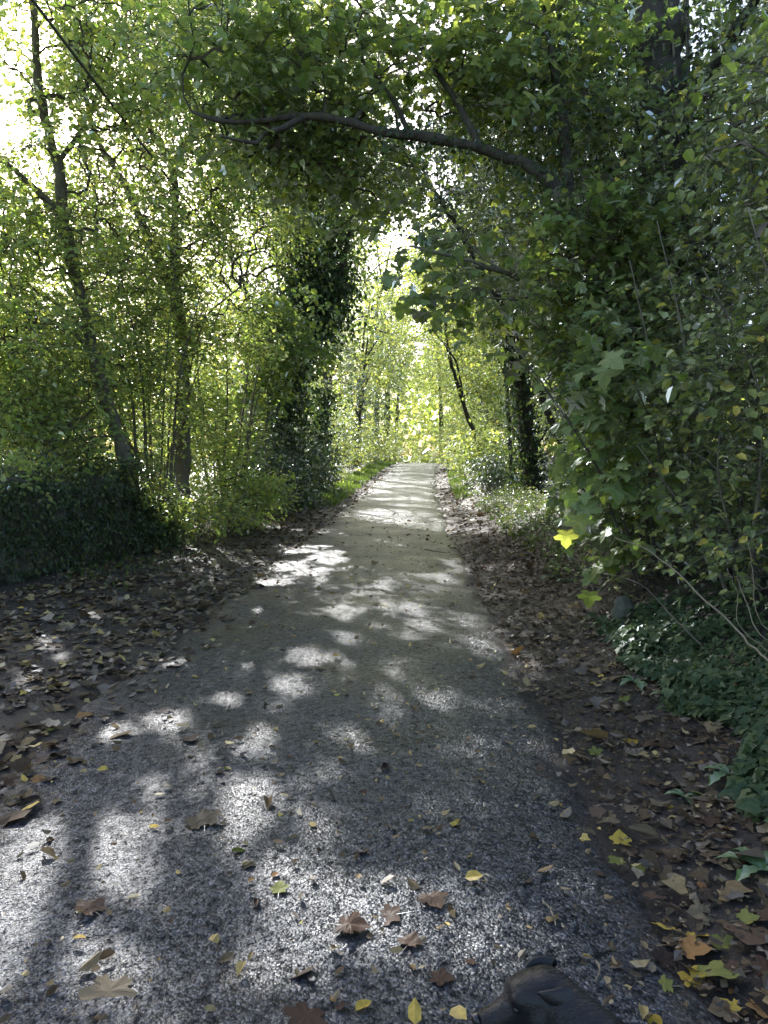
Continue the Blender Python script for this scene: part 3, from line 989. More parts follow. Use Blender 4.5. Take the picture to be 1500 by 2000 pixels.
tree('ivy_clad_tree', 'big dark tree smothered in ivy on the left verge', 'tree',
     [([gp(-3.05, 21.5, -.1), at(552, 900, 21.5), at(552, 780, 21.5), at(566, 690, 21.5), at(582, 640, 21.5)], .33, .26),
      ([at(590, 645, 21.5), at(592, 560, 21.5), at(580, 430, 21.7), at(560, 280, 22)], .19, .08),
      ([at(590, 645, 21.5), at(622, 560, 21.3), at(640, 450, 21), at(650, 330, 21)], .17, .07),
      ([at(592, 640, 21.5), at(640, 590, 21), at(668, 520, 20.5), at(690, 420, 20)], .12, .04),
      ([at(560, 760, 21.5), at(500, 640, 21), at(470, 520, 21)], .12, .04)],
     [(at(600, 330, 21), (2.4, 2.2, 2.2), 702), (at(480, 420, 21), (1.8, 2, 2), 445), (at(690, 330, 20.5), (1.7, 2, 1.6), 405), (at(560, 150, 21), (3.2, 3, 2.0), 702), (at(640, 470, 20.5), (1.2, 1.6, 1.1), 229)],
     leaf='sycamore', tmpl=T2, size=.115, nleaf=13, spread=.55, bark='bark_dark', twig_r=.007,
     ivy=[(0, 9000, .13, .72, 0, 1), (1, 4600, .13, 1.3, 0, .9), (2, 4600, .13, 1.4, 0, .8), (3, 2400, .13, 1.2, 0, .7), (4, 1800, .11, .7, 0, .7)])

tree('sycamore_bough_tree', 'young sycamore with drooping grey-green boughs before the big ivy tree', 'tree',
     [([gp(-3.05, 18.6, -.1), at(520, 860, 18.5), at(530, 760, 18.4), at(540, 660, 18.3), at(550, 560, 18)], .06, .03),
      ([at(532, 740, 18.4), at(570, 690, 18), at(620, 680, 17.6)], .03, .01), ([at(530, 760, 18.4), at(490, 700, 18), at(450, 670, 17.6)], .03, .01)],
     [(at(540, 680, 17.8), (1.2, 1.0, .55), 260), (at(470, 640, 18), (.9, 1, .6), 150), (at(560, 600, 18), (1.0, 1, .6), 150), (at(500, 760, 18), (.8, 1, .6), 110)],
     leaf='sycamore', tmpl=T4, size=.14, nleaf=10, spread=.45, twig_r=.006, droop=.5)

tree('ivy_stem_tree', 'short dark ivy-wrapped stem at the grass strip', 'tree',
     [([gp(-2.45, 27.0, -.1), at(632, 900, 27), at(622, 840, 27), at(640, 760, 27)], .22, .12)], [(at(640, 740, 27), (1.2, 1.2, 1.6), 240)],
     leaf='dark', tmpl=T2, size=.13, nleaf=14, spread=.45, ivy=[(0, 2600, .11, .55, 0, 1)], bark='bark_dark')


def lane_tree(d, y, h, rad, n, label, leaf='far', size=.13, low=.25, lean=.5, bark='bark_dark', ivy=0, name='lane_tree', group='trees arching over the far lane', nleaf=14):
    x = float(road_x(y)) + d
    n = int(n * (.8 if y > 50 else .9))
    b = gp(x, y, -.1)
    ln = -np.sign(d) * lean
    top = b + np.array([ln * 1.4, 0, h * .8])
    limbs = [([b, b + np.array([ln * .2, .1, h * .25]), b + np.array([ln * .7, 0, h * .5]), top], .05 + h * .016, .04)]
    for q in range(5):
        a_ = 2.4 * q + d
        st = b + np.array([ln * (.4 + .15 * q), 0, h * (.3 + .09 * q)])
        e = st + np.array([math.cos(a_) * rad * .75 + ln * .4, math.sin(a_) * rad * .75, h * .16])
        limbs.append(([st, (st + e) / 2 + np.array([0, 0, h * .07]), e], .06, .015))
    c = b + np.array([ln, 0, 0])
    vols = [(c + np.array([0, 0, h * .66]), (rad, rad, h * .34), int(n * .6)), (c + np.array([ln * .9, 0, h * (.25 + low)]), (rad * .75, rad * .8, h * .24), int(n * .28)),
            (b + np.array([-ln * .8, 0, h * .22]), (rad * .7, rad * .8, h * .2), int(n * .12))]
    if y > 40:
        vols.append((b + np.array([-ln * 1.0, 0, 2.0]), (rad * .8, rad * .8, 2.4), int(n * .3)))
    return tree(name, label, 'tree', limbs, vols, leaf=leaf, tmpl=T2, size=size, nleaf=nleaf, spread=.6, bark=bark, twig_r=.008, group=group, twigs=False, sides=7,
                ivy=[(0, ivy, .12, .7, 0, .8)] if ivy else None)


def bush(d, y, h, rad, n, label, leaf='far', size=.11, name='verge_bush', tm=T2, nleaf=13, spread=.42, group='bushes along the verges', x=None):
    x = float(road_x(y)) + d if x is None else x
    b = gp(x, y)
    st = stems(b, 5, h * .8, rad * .8, .2, .022)
    return tree(name, label, 'bush', st, [(b + np.array([0, 0, h * .52]), (rad, rad * 1.15, h * .5), n)], leaf=leaf, tmpl=tm, size=size, nleaf=nleaf, spread=spread, group=group,
                twig_r=.005, twigs=y < 16)


# trees on the field side, left
for x, y, h, rad, n, lab in ((-9.5, 19, 8.5, 3.0, 620, 'bright backlit tree at the field edge behind the leaning trunk'), (-7.6, 25, 10.5, 3.2, 760, 'tall backlit tree in the field behind the forked trunk'),
                             (-13.5, 27, 8, 3.4, 520, 'broad sunlit tree far out in the left field'), (-6.0, 32, 12, 3.2, 760, 'high sunlit crown behind the ivy-smothered tree'), (-11, 38, 11, 4.2, 620, 'distant sunlit tree closing the left field'),
                             (-9.0, 14.6, 5.5, 2.2, 380, 'small yellow-green field tree above the ivy wall')):
    lane_tree(x - float(road_x(y)), y, h, rad, n, lab, lean=.15, name='field_tree', group=None, size=.13, bark='bark')

# lane trees running away on both sides
for d, y, h, rad, n, lab, lf, iv in (
        (-4.2, 30, 11, 3.3, 760, 'first arching tree past the short ivy stem, left', 'far', 900), (-4.4, 37, 12.5, 3.6, 760, 'second arching tree on the left past the grass strip', 'far', 500),
        (-3.6, 46, 10, 2.6, 700, 'dark evergreen on the left near the crest', 'dark', 0), (-4.6, 54, 14, 4.0, 760, 'pale left tree standing at the crest of the lane', 'far', 0), (-4.6, 66, 17, 4.6, 760, 'hazy left tree just over the crest', 'far', 0),
        (4.8, 31, 11, 3.4, 760, 'arching right tree behind the bright bush', 'far', 700), (4.8, 39, 12.5, 3.6, 760, 'second arching tree on the right of the far lane', 'far', 0),
        (4.8, 48, 12, 3.6, 700, 'rounded right tree near the crest', 'far', 0), (4.6, 58, 14, 4.0, 700, 'right tree standing at the crest of the lane', 'far', 0), (4.4, 70, 15, 4.4, 700, 'right tree beyond the crest', 'far', 0),
        (-5.0, 92, 18, 5.0, 900, 'leafy tree closing the view at the end of the lane', 'far', 0), (5.0, 96, 14, 5.0, 700, 'low rounded tree at the bend beyond the crest', 'far', 0), (-5.2, 42, 18, 4.6, 900, 'tall left tree whose crown meets the right one over the lane', 'far', 0), (5.2, 44, 18, 4.6, 900, 'tall right tree whose crown meets the left one over the lane', 'far', 0),
        (-5.4, 60, 22, 5.4, 900, 'very tall left tree behind the crest', 'far', 0), (5.6, 64, 20, 5.2, 800, 'very tall right tree behind the crest', 'far', 0), (-4.6, 76, 24, 5.0, 900, 'pale tall tree filling the gap over the crest', 'far', 0), (0.5, 104, 24, 6.0, 1100, 'tallest pale tree closing the view beyond the bend', 'far', 0), (-8, 84, 20, 5.0, 800, 'left tree behind the crest of the lane', 'far', 0)):
    lane_tree(d, y, h, rad, n, lab, lf, ivy=iv, size=.14 if y < 50 else .19, lean=2.0 if h > 17 and y < 70 else .5)

# bushes
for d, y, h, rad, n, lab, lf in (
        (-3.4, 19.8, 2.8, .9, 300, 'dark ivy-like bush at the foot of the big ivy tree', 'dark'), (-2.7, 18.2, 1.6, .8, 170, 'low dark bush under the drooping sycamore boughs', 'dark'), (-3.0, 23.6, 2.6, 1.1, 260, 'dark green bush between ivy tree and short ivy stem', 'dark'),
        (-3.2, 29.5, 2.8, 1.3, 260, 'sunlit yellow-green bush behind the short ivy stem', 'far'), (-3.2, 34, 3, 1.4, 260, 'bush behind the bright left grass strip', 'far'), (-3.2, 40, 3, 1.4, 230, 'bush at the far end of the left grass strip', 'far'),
        (-2.9, 50, 3, 1.4, 200, 'small left bush at the crest', 'far'), (-2.6, 60, 3, 1.4, 200, 'left bush half hidden by the crest', 'far'),
        (3.2, 24.5, 2.6, 1.25, 330, 'bright sunlit bush left of the two dark trunks', 'far'), (2.9, 22.0, 1.2, .7, 130, 'small glossy bush at the foot of the slanting tree', 'dark'), (3.0, 29, 2.4, 1.2, 240, 'pale green bush behind the bright right bush', 'far'),
        (2.9, 35, 2.6, 1.3, 230, 'round bush on the right before the crest', 'far'), (2.8, 42, 2.8, 1.3, 210, 'greyish bush on the right near the crest', 'far'), (2.7, 51, 2.8, 1.3, 200, 'small right bush at the crest', 'far'),
        (-.8, 84, 5.0, 2.6, 420, 'tall bush left of the yellow bush beyond the crest', 'far'), (1.5, 80, 4.2, 2.2, 360, 'yellow bush straight ahead beyond the crest', 'far')):
    bush(d, y, h, rad, n, lab, lf)

# ------------------------------------------------------------------ right-hand trees
tree('overhanging_tree', 'pale leaning tree whose long dark branch arches over the lane', 'tree',
     [([gp(3.55, 8.3, -.1), at(1330, 950, 8.2), at(1290, 860, 8.2), at(1243, 765, 8.1), at(1192, 640, 8.1), at(1160, 540, 8.0), at(1125, 440, 8.0), at(1088, 370, 8.0)], .11, .075),
      ([at(1090, 374, 8.0), at(1050, 335, 8.0), at(1000, 310, 8.0), at(940, 291, 8.0), at(870, 272, 8.0), at(800, 266, 8.0), at(740, 258, 8.0), at(690, 240, 8.0), at(640, 228, 8.0), at(585, 228, 8.0), at(530, 233, 8.0), at(470, 238, 8.0), at(425, 234, 8.0), at(375, 218, 8.0)], .066, .018),
      ([at(590, 230, 8.0), at(550, 250, 7.8), at(515, 262, 7.8), at(500, 280, 7.7), at(470, 275, 7.6), at(432, 266, 7.5)], .035, .012),
      ([at(1110, 410, 8.0), at(1100, 250, 8.2), at(1080, 100, 8.4), at(1060, -80, 8.6)], .07, .04),
      ([at(375, 218, 8.0), at(356, 180, 8.0), at(358, 130, 8.0), at(380, 100, 8.0), at(372, 40, 8.0), at(366, -20, 8.0)], .014, .008),
      ([at(800, 264, 8), at(770, 200, 8.2), at(700, 110, 8.4), at(660, 100, 8.5)], .03, .012),
      ([at(940, 290, 8), at(880, 180, 8.3), at(800, 60, 8.6), at(740, -40, 8.9)], .04, .015)],
     [(at(650, 90, 8.6), (1.5, 1.2, .75), 172), (at(880, 110, 8.8), (1.4, 1.3, .8), 138), (at(480, 120, 8.6), (1.1, 1.2, .7), 126), (at(1050, 130, 8.6), (1.2, 1.3, 1.2), 229), (at(560, 300, 9.0), (1.0, 1.0, .4), 80), (at(700, 340, 9.4), (.9, .9, .45), 63), (at(600, 190, 8.3), (1.2, .6, .3), 46), (at(1150, 480, 7.7), (.6, .5, .8), 126), (at(1200, 650, 7.7), (.55, .5, .8), 103)],
     leaf='sycamore', tmpl=TS_low, size=.085, nleaf=13, spread=.46, bark='bark_pale', twig_r=.007, droop=.35,
     ivy=[(0, 700, .06, .35, .3, .98), (1, 420, .05, .22, 0, .5), (1, 60, .045, .16, .5, .95), (3, 900, .065, .9, 0, 1)])
for o in bpy.data.objects['overhanging_tree'].children:
    if o.name.startswith('limb'):
        o.data.materials[0] = M['bark_dark']

tree('ivy_trunk_tree', 'massive ivy-veined trunk rising out of frame above the right hedge', 'tree',
     [([gp(4.3, 9.6, -.1), at(1340, 850, 9.5), at(1318, 550, 9.4), at(1300, 300, 9.3), at(1288, 120, 9.3), at(1280, -60, 9.3), at(1270, -400, 9.3)], .33, .26),
      ([at(1300, 320, 9.3), at(1400, 120, 9), at(1500, -40, 8.6)], .10, .05), ([at(1290, 160, 9.3), at(1200, 0, 9.5), at(1150, -160, 9.8)], .09, .05)],
     [(at(1460, 150, 9.0), (.75, 1.2, 1.2), 200), (at(1200, 120, 11.0), (1.0, .7, 1.2), 150), (at(1440, 420, 8.6), (.8, 1.2, 1.0), 200), (at(1350, -60, 10.6), (2, .8, 1.4), 160)],
     leaf='hedge', size=.085, nleaf=13, spread=.4, bark='bark_dark', ivy=[(0, 2600, .075, .55, .1, .62), (0, 500, .07, .3, .62, .95)])
root = bpy.data.objects['ivy_trunk_tree']
for q in range(9):                                                   # thick ivy stems climbing the bare upper trunk
    a_ = R(200 + q * 17)
    pts = []
    for k in range(9):
        v = 620 - k * 90
        c = at(1300 + (v - 300) * .04, v, 9.35)
        a_ += rng.normal(0, .12)
        pts.append(c + np.array([math.cos(a_), math.sin(a_), 0]) * .315)
    V, F, cap = tube(spline(pts, 40), np.linspace(.02, .012, 40), 6)
    mesh_obj('ivy_stem', V, [F, cap], M['cane'] if q % 3 == 0 else M['bark'], root, np.array(root.location))

tree('hedgerow_tree', 'dark ivy-hung trunk just left of the massive ivy-veined trunk', 'tree',
     [([gp(4.3, 11.2, -.1), at(1250, 800, 11.2), at(1215, 560, 11.1), at(1180, 330, 11), at(1145, 140, 11), at(1125, -40, 11), at(1100, -300, 11)], .20, .14),
      ([at(1190, 390, 11), at(1080, 250, 10.6), at(980, 120, 10.2)], .07, .03), ([at(1150, 160, 11), at(1040, 30, 10.8), at(960, -60, 10.6)], .06, .03)],
     [(at(1060, 330, 10.6), (1.3, 1.3, 1.3), 260), (at(990, 120, 10.4), (1.5, 1.5, 1.2), 240), (at(1130, 60, 10.8), (1.3, 1.5, 1.2), 200), (at(1130, 480, 10.6), (1.0, 1.2, 1.1), 230)],
     leaf='hedge', tmpl=T2, size=.09, nleaf=13, spread=.42, bark='bark_dark', ivy=[(0, 4200, .08, 1.0, .1, .75), (1, 700, .075, .8, 0, .9)])

tree('ivy_trunk_tree', 'dark ivy-sleeved trunk standing on the right bank by the lane', 'tree',
     [([gp(3.95, 19.2, -.05), at(1034, 900, 19.2), at(1024, 800, 19.2), at(1010, 710, 19.2), at(1000, 640, 19.2), at(990, 520, 19), at(985, 400, 19), at(970, 260, 19)], .24, .09),
      ([at(1006, 690, 19.2), at(1040, 600, 19), at(1060, 500, 19)], .09, .04), ([at(996, 600, 19.2), at(940, 500, 18.6), at(900, 430, 18)], .05, .02)],
     [(at(985, 430, 19), (1.2, 1.3, 1.5), 260), (at(1050, 560, 18.6), (1.0, 1.2, 1.2), 240), (at(960, 280, 19), (1.5, 1.6, 1.5), 260), (at(1110, 700, 18.8), (.8, 1.0, 1.2), 220), (at(1115, 850, 18.6), (.6, .8, 1.1), 160)],
     leaf='dark', tmpl=T2, size=.10, nleaf=13, spread=.46, bark='bark_dark', ivy=[(0, 3800, .09, .42, 0, .6), (0, 2000, .09, 1.3, .55, 1), (1, 900, .09, 1.0, 0, 1)])

tree('sapling_tree', 'thin straight dark stem left of the ivy-sleeved trunk', 'tree',
     [([gp(3.5, 20.2, -.05), at(998, 900, 20.2), at(992, 790, 20.2), at(985, 690, 20.2), at(975, 560, 20)], .075, .03)], [(at(960, 600, 20), (1.1, 1.2, 1.2), 230)],
     leaf='far', tmpl=T2, size=.10, nleaf=12, spread=.45, bark='bark_dark', ivy=[(0, 350, .07, .3, 0, .5)])

tree('slanting_tree', 'thin dark tree slanting left over the lane behind the bright bush', 'tree',
     [([gp(3.75, 25.5, -.05), at(932, 860, 25.5), at(905, 790, 25.3), at(885, 720, 25), at(872, 660, 24.6), at(868, 600, 24.4), at(855, 560, 24.2), at(830, 500, 24)], .085, .025),
      ([at(905, 790, 25.3), at(895, 720, 25.2), at(880, 690, 25), at(850, 650, 24.6)], .05, .02), ([at(868, 610, 24.4), at(900, 540, 24.4), at(920, 450, 24.4)], .05, .02)],
     [(at(860, 560, 24.4), (1.5, 1.5, 1.3), 260), (at(910, 640, 25), (1.2, 1.4, 1.1), 240), (at(900, 480, 24.6), (1.6, 1.6, 1.4), 280), (at(940, 760, 25.5), (1.0, 1.3, .9), 200)],
     leaf='far', tmpl=T2, size=.12, nleaf=14, spread=.5, bark='bark_dark')

tree('slanting_tree', 'bare slanting pole of a tree crossing below the overhanging branch', 'tree',
     [([gp(4.3, 15.5, -.05), at(1080, 830, 15.4), at(1010, 650, 15.2), at(940, 530, 15), at(885, 430, 14.8), at(830, 350, 14.6), at(795, 300, 14.5), at(775, 240, 14.4), at(770, 150, 14.3)], .08, .025),
      ([at(890, 440, 14.8), at(860, 380, 14.6), at(850, 300, 14.4)], .025, .01), ([at(1000, 640, 15.2), at(960, 560, 14.8), at(860, 505, 14.2)], .03, .01)],
     [(at(800, 330, 14.4), (1.1, 1.3, .9), 150), (at(900, 380, 14.6), (1.3, 1.3, 1.0), 220), (at(960, 500, 15), (1.0, 1.2, .9), 200), (at(1060, 600, 15), (.9, 1.2, .9), 200), (at(770, 160, 14.4), (1.3, 1.4, 1.0), 150), (at(1130, 760, 15), (.6, 1.0, 1.0), 130), (at(880, 220, 14.8), (1.6, 1.5, 1.2), 220)],
     leaf='dark', tmpl=T2, size=.095, nleaf=12, spread=.45, bark='bark_dark')

# sycamore bough reaching over the lane from the hedge
tree('sycamore_sapling', 'sycamore with big dark leaves reaching over the lane from the hedge', 'tree',
     [([gp(3.5, 9.9, -.05), at(1260, 900, 9.8), at(1200, 720, 9.4), at(1120, 600, 9.0), at(1000, 540, 8.4), at(900, 505, 8.0), at(800, 480, 7.8)], .05, .012),
      ([at(1120, 600, 9), at(1040, 590, 8.2), at(940, 580, 7.6)], .02, .008), ([at(1010, 545, 8.4), at(940, 500, 8.6), at(880, 440, 8.6)], .02, .008)],
     [(at(940, 560, 7.8), (.6, .6, .2), 13), (at(830, 500, 7.9), (.5, .5, .14), 8), (at(1040, 620, 8.2), (.6, .6, .35), 18), (at(900, 470, 8.6), (.5, .6, .2), 10), (at(1130, 700, 8.4), (.4, .6, .4), 20)],
     leaf='sycamore', tmpl=TS, size=.125, nleaf=9, spread=.38, twig_r=.006, droop=.5, own_leaves=290, tilt=.4, carve=False)

# far right mass behind the hedge
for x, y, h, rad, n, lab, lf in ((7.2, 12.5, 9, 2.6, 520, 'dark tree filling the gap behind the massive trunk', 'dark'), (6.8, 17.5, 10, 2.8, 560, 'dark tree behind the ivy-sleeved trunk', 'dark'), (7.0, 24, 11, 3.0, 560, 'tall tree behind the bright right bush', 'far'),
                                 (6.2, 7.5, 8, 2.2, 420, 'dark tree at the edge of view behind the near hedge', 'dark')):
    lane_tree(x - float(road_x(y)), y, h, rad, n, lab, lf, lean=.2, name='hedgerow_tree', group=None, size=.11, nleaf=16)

# ------------------------------------------------------------------ right hedge, bush by bush
def hedge(x, y, h, rx, ry, n, label, leaf='hedge', size=.075, name='hedge_shrub', ns=8, tm=T4, bias=(-.25, 0), gaps=True, spread=.30):
    st = stems((x, y, 0), ns, h * .74, .7, .3, .020, bias=bias)
    b = gp(x, y)
    k = max(2, int(round(h / 1.4)))
    vols = []
    for q in range(k):
        f = (q + .5) / k
        vols.append((b + np.array([rng.normal(-.08, .12), rng.normal(0, .15), h * f]), (rx * (1.05 - .25 * f) * rng.uniform(.85, 1.15), ry, h / k * .68), int(n * .72) // k))
    return tree(name, label, 'shrub', st, vols, leaf=leaf, size=size, nleaf=14, spread=spread, twig_r=.005, bark='bark', tmpl=T2 if leaf == 'dark' else tm, tilt=.45, carve=gaps, group='shrubs of the right hedge')


hedge(3.15, 3.5, 2.8, .75, .8, 330, 'near hedge shrub at the right edge above the dead canes', size=.07)
hedge(3.0, 4.9, 3.7, .8, .9, 520, 'tall hedge shrub above the glossy ground ivy', size=.07)
hedge(2.95, 6.4, 4.1, .85, .9, 560, 'hedge shrub with yellowing leaves behind the stone', size=.075)
hedge(3.1, 8.2, 4.7, .85, 1.0, 560, 'hedge shrub around the pale leaning trunk', size=.08)
hedge(2.85, 5.6, 1.9, .5, .8, 200, 'low front hedge shrub over the ground ivy', size=.075)
hedge(2.95, 7.4, 2.6, .5, .9, 230, 'leafy front hedge shrub behind the mossy stone', size=.085)
hedge(3.4, 9.2, 3.0, .5, 1.0, 230, 'leafy front hedge shrub near the taller sapling', size=.085)
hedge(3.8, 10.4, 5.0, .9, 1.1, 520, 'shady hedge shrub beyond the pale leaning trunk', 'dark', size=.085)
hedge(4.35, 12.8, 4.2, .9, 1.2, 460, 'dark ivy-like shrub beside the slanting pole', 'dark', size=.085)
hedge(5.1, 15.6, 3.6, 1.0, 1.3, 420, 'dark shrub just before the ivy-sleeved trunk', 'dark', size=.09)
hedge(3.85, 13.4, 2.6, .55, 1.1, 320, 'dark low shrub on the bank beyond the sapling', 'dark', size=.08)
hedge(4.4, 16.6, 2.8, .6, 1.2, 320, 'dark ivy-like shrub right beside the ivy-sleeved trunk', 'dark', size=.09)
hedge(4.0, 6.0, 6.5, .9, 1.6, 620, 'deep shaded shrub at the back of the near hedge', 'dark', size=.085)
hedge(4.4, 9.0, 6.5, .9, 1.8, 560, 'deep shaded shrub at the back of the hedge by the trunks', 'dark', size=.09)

for x, y, h, n, own, lab in ((2.6, 6.9, 2.4, 44, 280, 'low sycamore sapling whose leaves hang over the stone'), (2.95, 8.3, 3.4, 48, 290, 'taller sycamore sapling with broad pale leaves on the hedge front'), (3.4, 10.2, 3.0, 36, 230, 'sycamore sapling at the far end of the hedge front')):
    st = stems((x, y, 0), 5, h, 1.0, .15, .018, bias=(-.7, -.35))
    b = gp(x, y)
    tree('sycamore_sapling', lab, 'sapling', st, [(b + np.array([-.45, -.2, h * .35]), (.55, .7, h * .26), n // 2), (b + np.array([-.5, -.2, h * .72]), (.55, .75, h * .28), n // 2)],
         leaf='sycamore', tmpl=TS, size=.14, nleaf=10, spread=.36, twig_r=.005, droop=.6, own_leaves=own, tilt=.35, carve=False, bark='twig')
# ------------------------------------------------------------------ distant wood beyond the fields
def wood():
    n = 26000
    a_ = rng.uniform(-1.25, 1.0, n)
    r_ = rng.uniform(105, 150, n)
    x, y = np.sin(a_) * r_, np.cos(a_) * r_
    top = 15 + 5 * wav(x * .05, y * .05, 1.5)
    z = top * rng.random(n) ** .7
    P = np.stack([x, y, z], -1)
    V, F, r = leaf_mesh(P, norm(rng.normal(0, 1, (n, 3))), norm(rng.normal(0, 1, (n, 3)) + np.array([0, -.3, .6])), rng.uniform(.7, 1.9, n), T2, 1.2)
    tag(mesh_obj('distant_wood', V, [F], M['far'], smooth=False, rnd=r), 'far-off belt of woodland beyond the fields', 'wood', kind='stuff')


wood()
for x, y, h, rad, n, lab in ((-8.2, 18.0, 2.6, 1.4, 300, 'sunny field bush seen over the ivy wall'), (-10.5, 21, 3.0, 1.7, 300, 'second field bush further left over the wall'), (-6.2, 20.5, 2.8, 1.3, 280, 'field bush behind the hazel stems'),
                             (-7.0, 16.2, 1.8, 1.1, 200, 'low field bush right behind the ivy wall'), (-5.2, 24.5, 3.2, 1.4, 300, 'field bush behind the smaller hazel clump'), (-12.5, 17.5, 3.0, 1.8, 280, 'field bush at the far left over the wall')):
    bush(0, y, h, rad, n, lab, 'far', x=x, group='bushes at the field edge', name='field_bush')
#%%PART3
# ------------------------------------------------------------------ ground cover, grass, litter
def flat_leaves(x, y, size, tmpl, lift=.014, curl=.75, z=None):
    n = len(x)
    P = np.stack([x, y, (surf_z(x, y) if z is None else z) + lift * rng.uniform(.3, 1.8, n)], -1)
    a_ = rng.random(n) * 2 * math.pi
    ax = np.stack([np.cos(a_), np.sin(a_), rng.normal(0, .16, n)], -1)
    nr = norm(np.array([0, 0, 1.]) + rng.normal(0, curl * .5, (n, 3)))
    flip = rng.random(n) < .45
    nr[flip] *= -1
    P[flip, 2] += .006
    return leaf_mesh(P, ax, nr, size, tmpl, rng.uniform(.6, 1.1, n), rng.uniform(-1.2, 2.6, n))


def litter():
    Vs, Fs, rs, o = [], [], [], 0

    def put(x, y, size, tm, shade=None):
        nonlocal o
        V, F, r = flat_leaves(x, y, size, tm)
        Vs.append(V); Fs.append(F + o); rs.append(r if shade is None else np.repeat(shade, len(tm[1])))
        o += len(V)
    for lo, hi, y0, y1, dens, sz, tm in ((-3.7, -1.05, 1.2, 9, 260, .062, TS_low), (-3.6, -1.2, 9, 18, 150, .075, T4), (-3.0, -1.1, 18, 44, 85, .10, T2),
                                         (1.15, 2.35, 1.2, 8, 170, .055, TS_low), (1.25, 2.6, 8, 16, 160, .07, T4), (1.1, 2.8, 16, 44, 85, .10, T2)):
        n = int((hi - lo) * (y1 - y0) * dens)
        y = rng.uniform(y0, y1, n)
        d = rng.uniform(lo, hi, n)
        edge = (np.abs(d) - np.where(d > 0, 1.34, 1.08)) / .45 + .25 * wav(d, y, 3., 8.)
        k = rng.random(n) < np.clip(edge, .07, 1) * np.clip(.75 + .6 * wav(d, y, 2.2, 5.), .2, 1)
        y, d = y[k], d[k]
        m_ = len(y)
        put(road_x(y) + d, y, sz * np.exp(rng.normal(-.12, .38, m_)), tm, np.clip(rng.beta(1.5, 2.2, m_) + .02, 0, 1))
    n = 2600                                                         # shreds and small leaves blown over the lane
    y = 1.2 + 18 * rng.random(n) ** 1.5
    d = rng.uniform(-1.4, 1.4, n)
    put(road_x(y) + d, y, .028 * np.exp(rng.normal(0, .5, n)), T4, np.clip(rng.beta(2.2, 1.4, n), 0, 1))
    n = 11000                                                        # rotted crumbs between the leaves of the right verge
    y = 1.2 + 12 * rng.random(n) ** 1.3
    d = 1.38 + 1.3 * rng.random(n)
    put(road_x(y) + d, y, .03 * np.exp(rng.normal(0, .4, n)), T2, rng.random(n) * .62)
    tag(mesh_obj('leaf_litter', np.concatenate(Vs), [np.concatenate(Fs)], M['litter'], smooth=False, rnd=np.concatenate(rs)), 'brown fallen leaves strewn over both verges', 'leaf litter', kind='stuff')


litter()


def ground_ivy():
    n = 9000
    y = 2.6 + 3.8 * rng.beta(1.2, 1.6, n)
    d = 2.05 + np.abs(rng.normal(0, .45, n)) + .3 * wav(y, 2., 1.4)
    k = (d < 3.6) & (d > 1.68 + .07 * y + .30 * wav(y, 5., 2.) + .12 * wav(y, 1., 6.)) & (rng.random(n) < np.where(y < 3.3, .45, 1))
    y, d = y[k], d[k]
    x = road_x(y) + d
    n = len(x)
    hump = .05 + .06 * wav(x, y, 2.6)
    P = np.stack([x, y, ground_z(x, y) + np.maximum(hump, .015) * rng.uniform(.2, 1.6, n)], -1)
    ax = norm(np.stack([rng.normal(-.5, .6, n), rng.normal(-.4, .6, n), rng.normal(-.3, .25, n)], -1))
    nr = norm(np.array([-.35, -.3, 1.]) + rng.normal(0, .4, (n, 3)))
    V, F, r = leaf_mesh(P, ax, nr, .052 * np.clip(np.exp(rng.normal(-.1, .35, n)), .4, 1.8), TI)
    tag(mesh_obj('ground_ivy', V, [F], M['ivy_ground'], smooth=False, rnd=r), 'glossy ivy carpeting the bank under the right hedge', 'ivy', kind='stuff')


ground_ivy()


def blades(name, label, lo, hi, y0, y1, n, h, mt='grass', wide=.012, clump=1.2):
    y = rng.uniform(y0, y1, n)
    d = rng.uniform(lo, hi, n)
    k = rng.random(n) < np.clip(.55 + .7 * wav(d, y, clump, 1.), .05, 1)
    y, d = y[k], d[k]
    x = road_x(y) + d
    n = len(x)
    P = np.stack([x, y, ground_z(x, y) - .01], -1)
    ax = norm(np.stack([rng.normal(0, .45, n), rng.normal(0, .45, n), np.ones(n)], -1))
    nr = norm(rng.normal(0, 1, (n, 3)) + np.array([0, -.4, .2]))
    sz = h * rng.uniform(.5, 1.3, n)
    V, F, r = leaf_mesh(P, ax, nr, sz, T2, wide / h * 1.4)
    tag(mesh_obj(name, V, [F], M[mt], smooth=False, rnd=r), label, 'grass', kind='stuff')


blades('verge_grass', 'bright grass strip along the far left verge', -2.9, -1.75, 22, 56, 12000, .17, wide=.03)
blades('verge_grass', 'sunlit grass along the far right verge', 2.0, 2.7, 24, 56, 6000, .16, wide=.03)
blades('verge_grass', 'sparse shaded grass and seedlings below the right hedge', 2.35, 3.4, 9, 21, 3200, .13, wide=.022, clump=2.2)
blades('verge_grass', 'thin shaded grass at the foot of the ivy wall', -3.7, -2.6, 8, 19, 1800, .07, wide=.02, clump=2.0)
y = rng.uniform(6.5, 22, 4200)
d = rng.uniform(2.4, 3.4, 4200) + .25 * wav(y, 1., 1.5)
V, F, r = leaf_mesh(np.stack([road_x(y) + d, y, ground_z(road_x(y) + d, y) + rng.uniform(.02, .25, 4200)], -1), norm(rng.normal(0, 1, (4200, 3)) * [1, 1, .3]), norm(np.array([0, 0, 1.]) + rng.normal(0, .4, (4200, 3))), .06 * rng.uniform(.5, 1.4, 4200), T4)
tag(mesh_obj('ground_cover', V, [F], M['hedge'], smooth=False, rnd=r), 'low nettles and seedlings on the right bank before the trunks', 'undergrowth', kind='stuff')


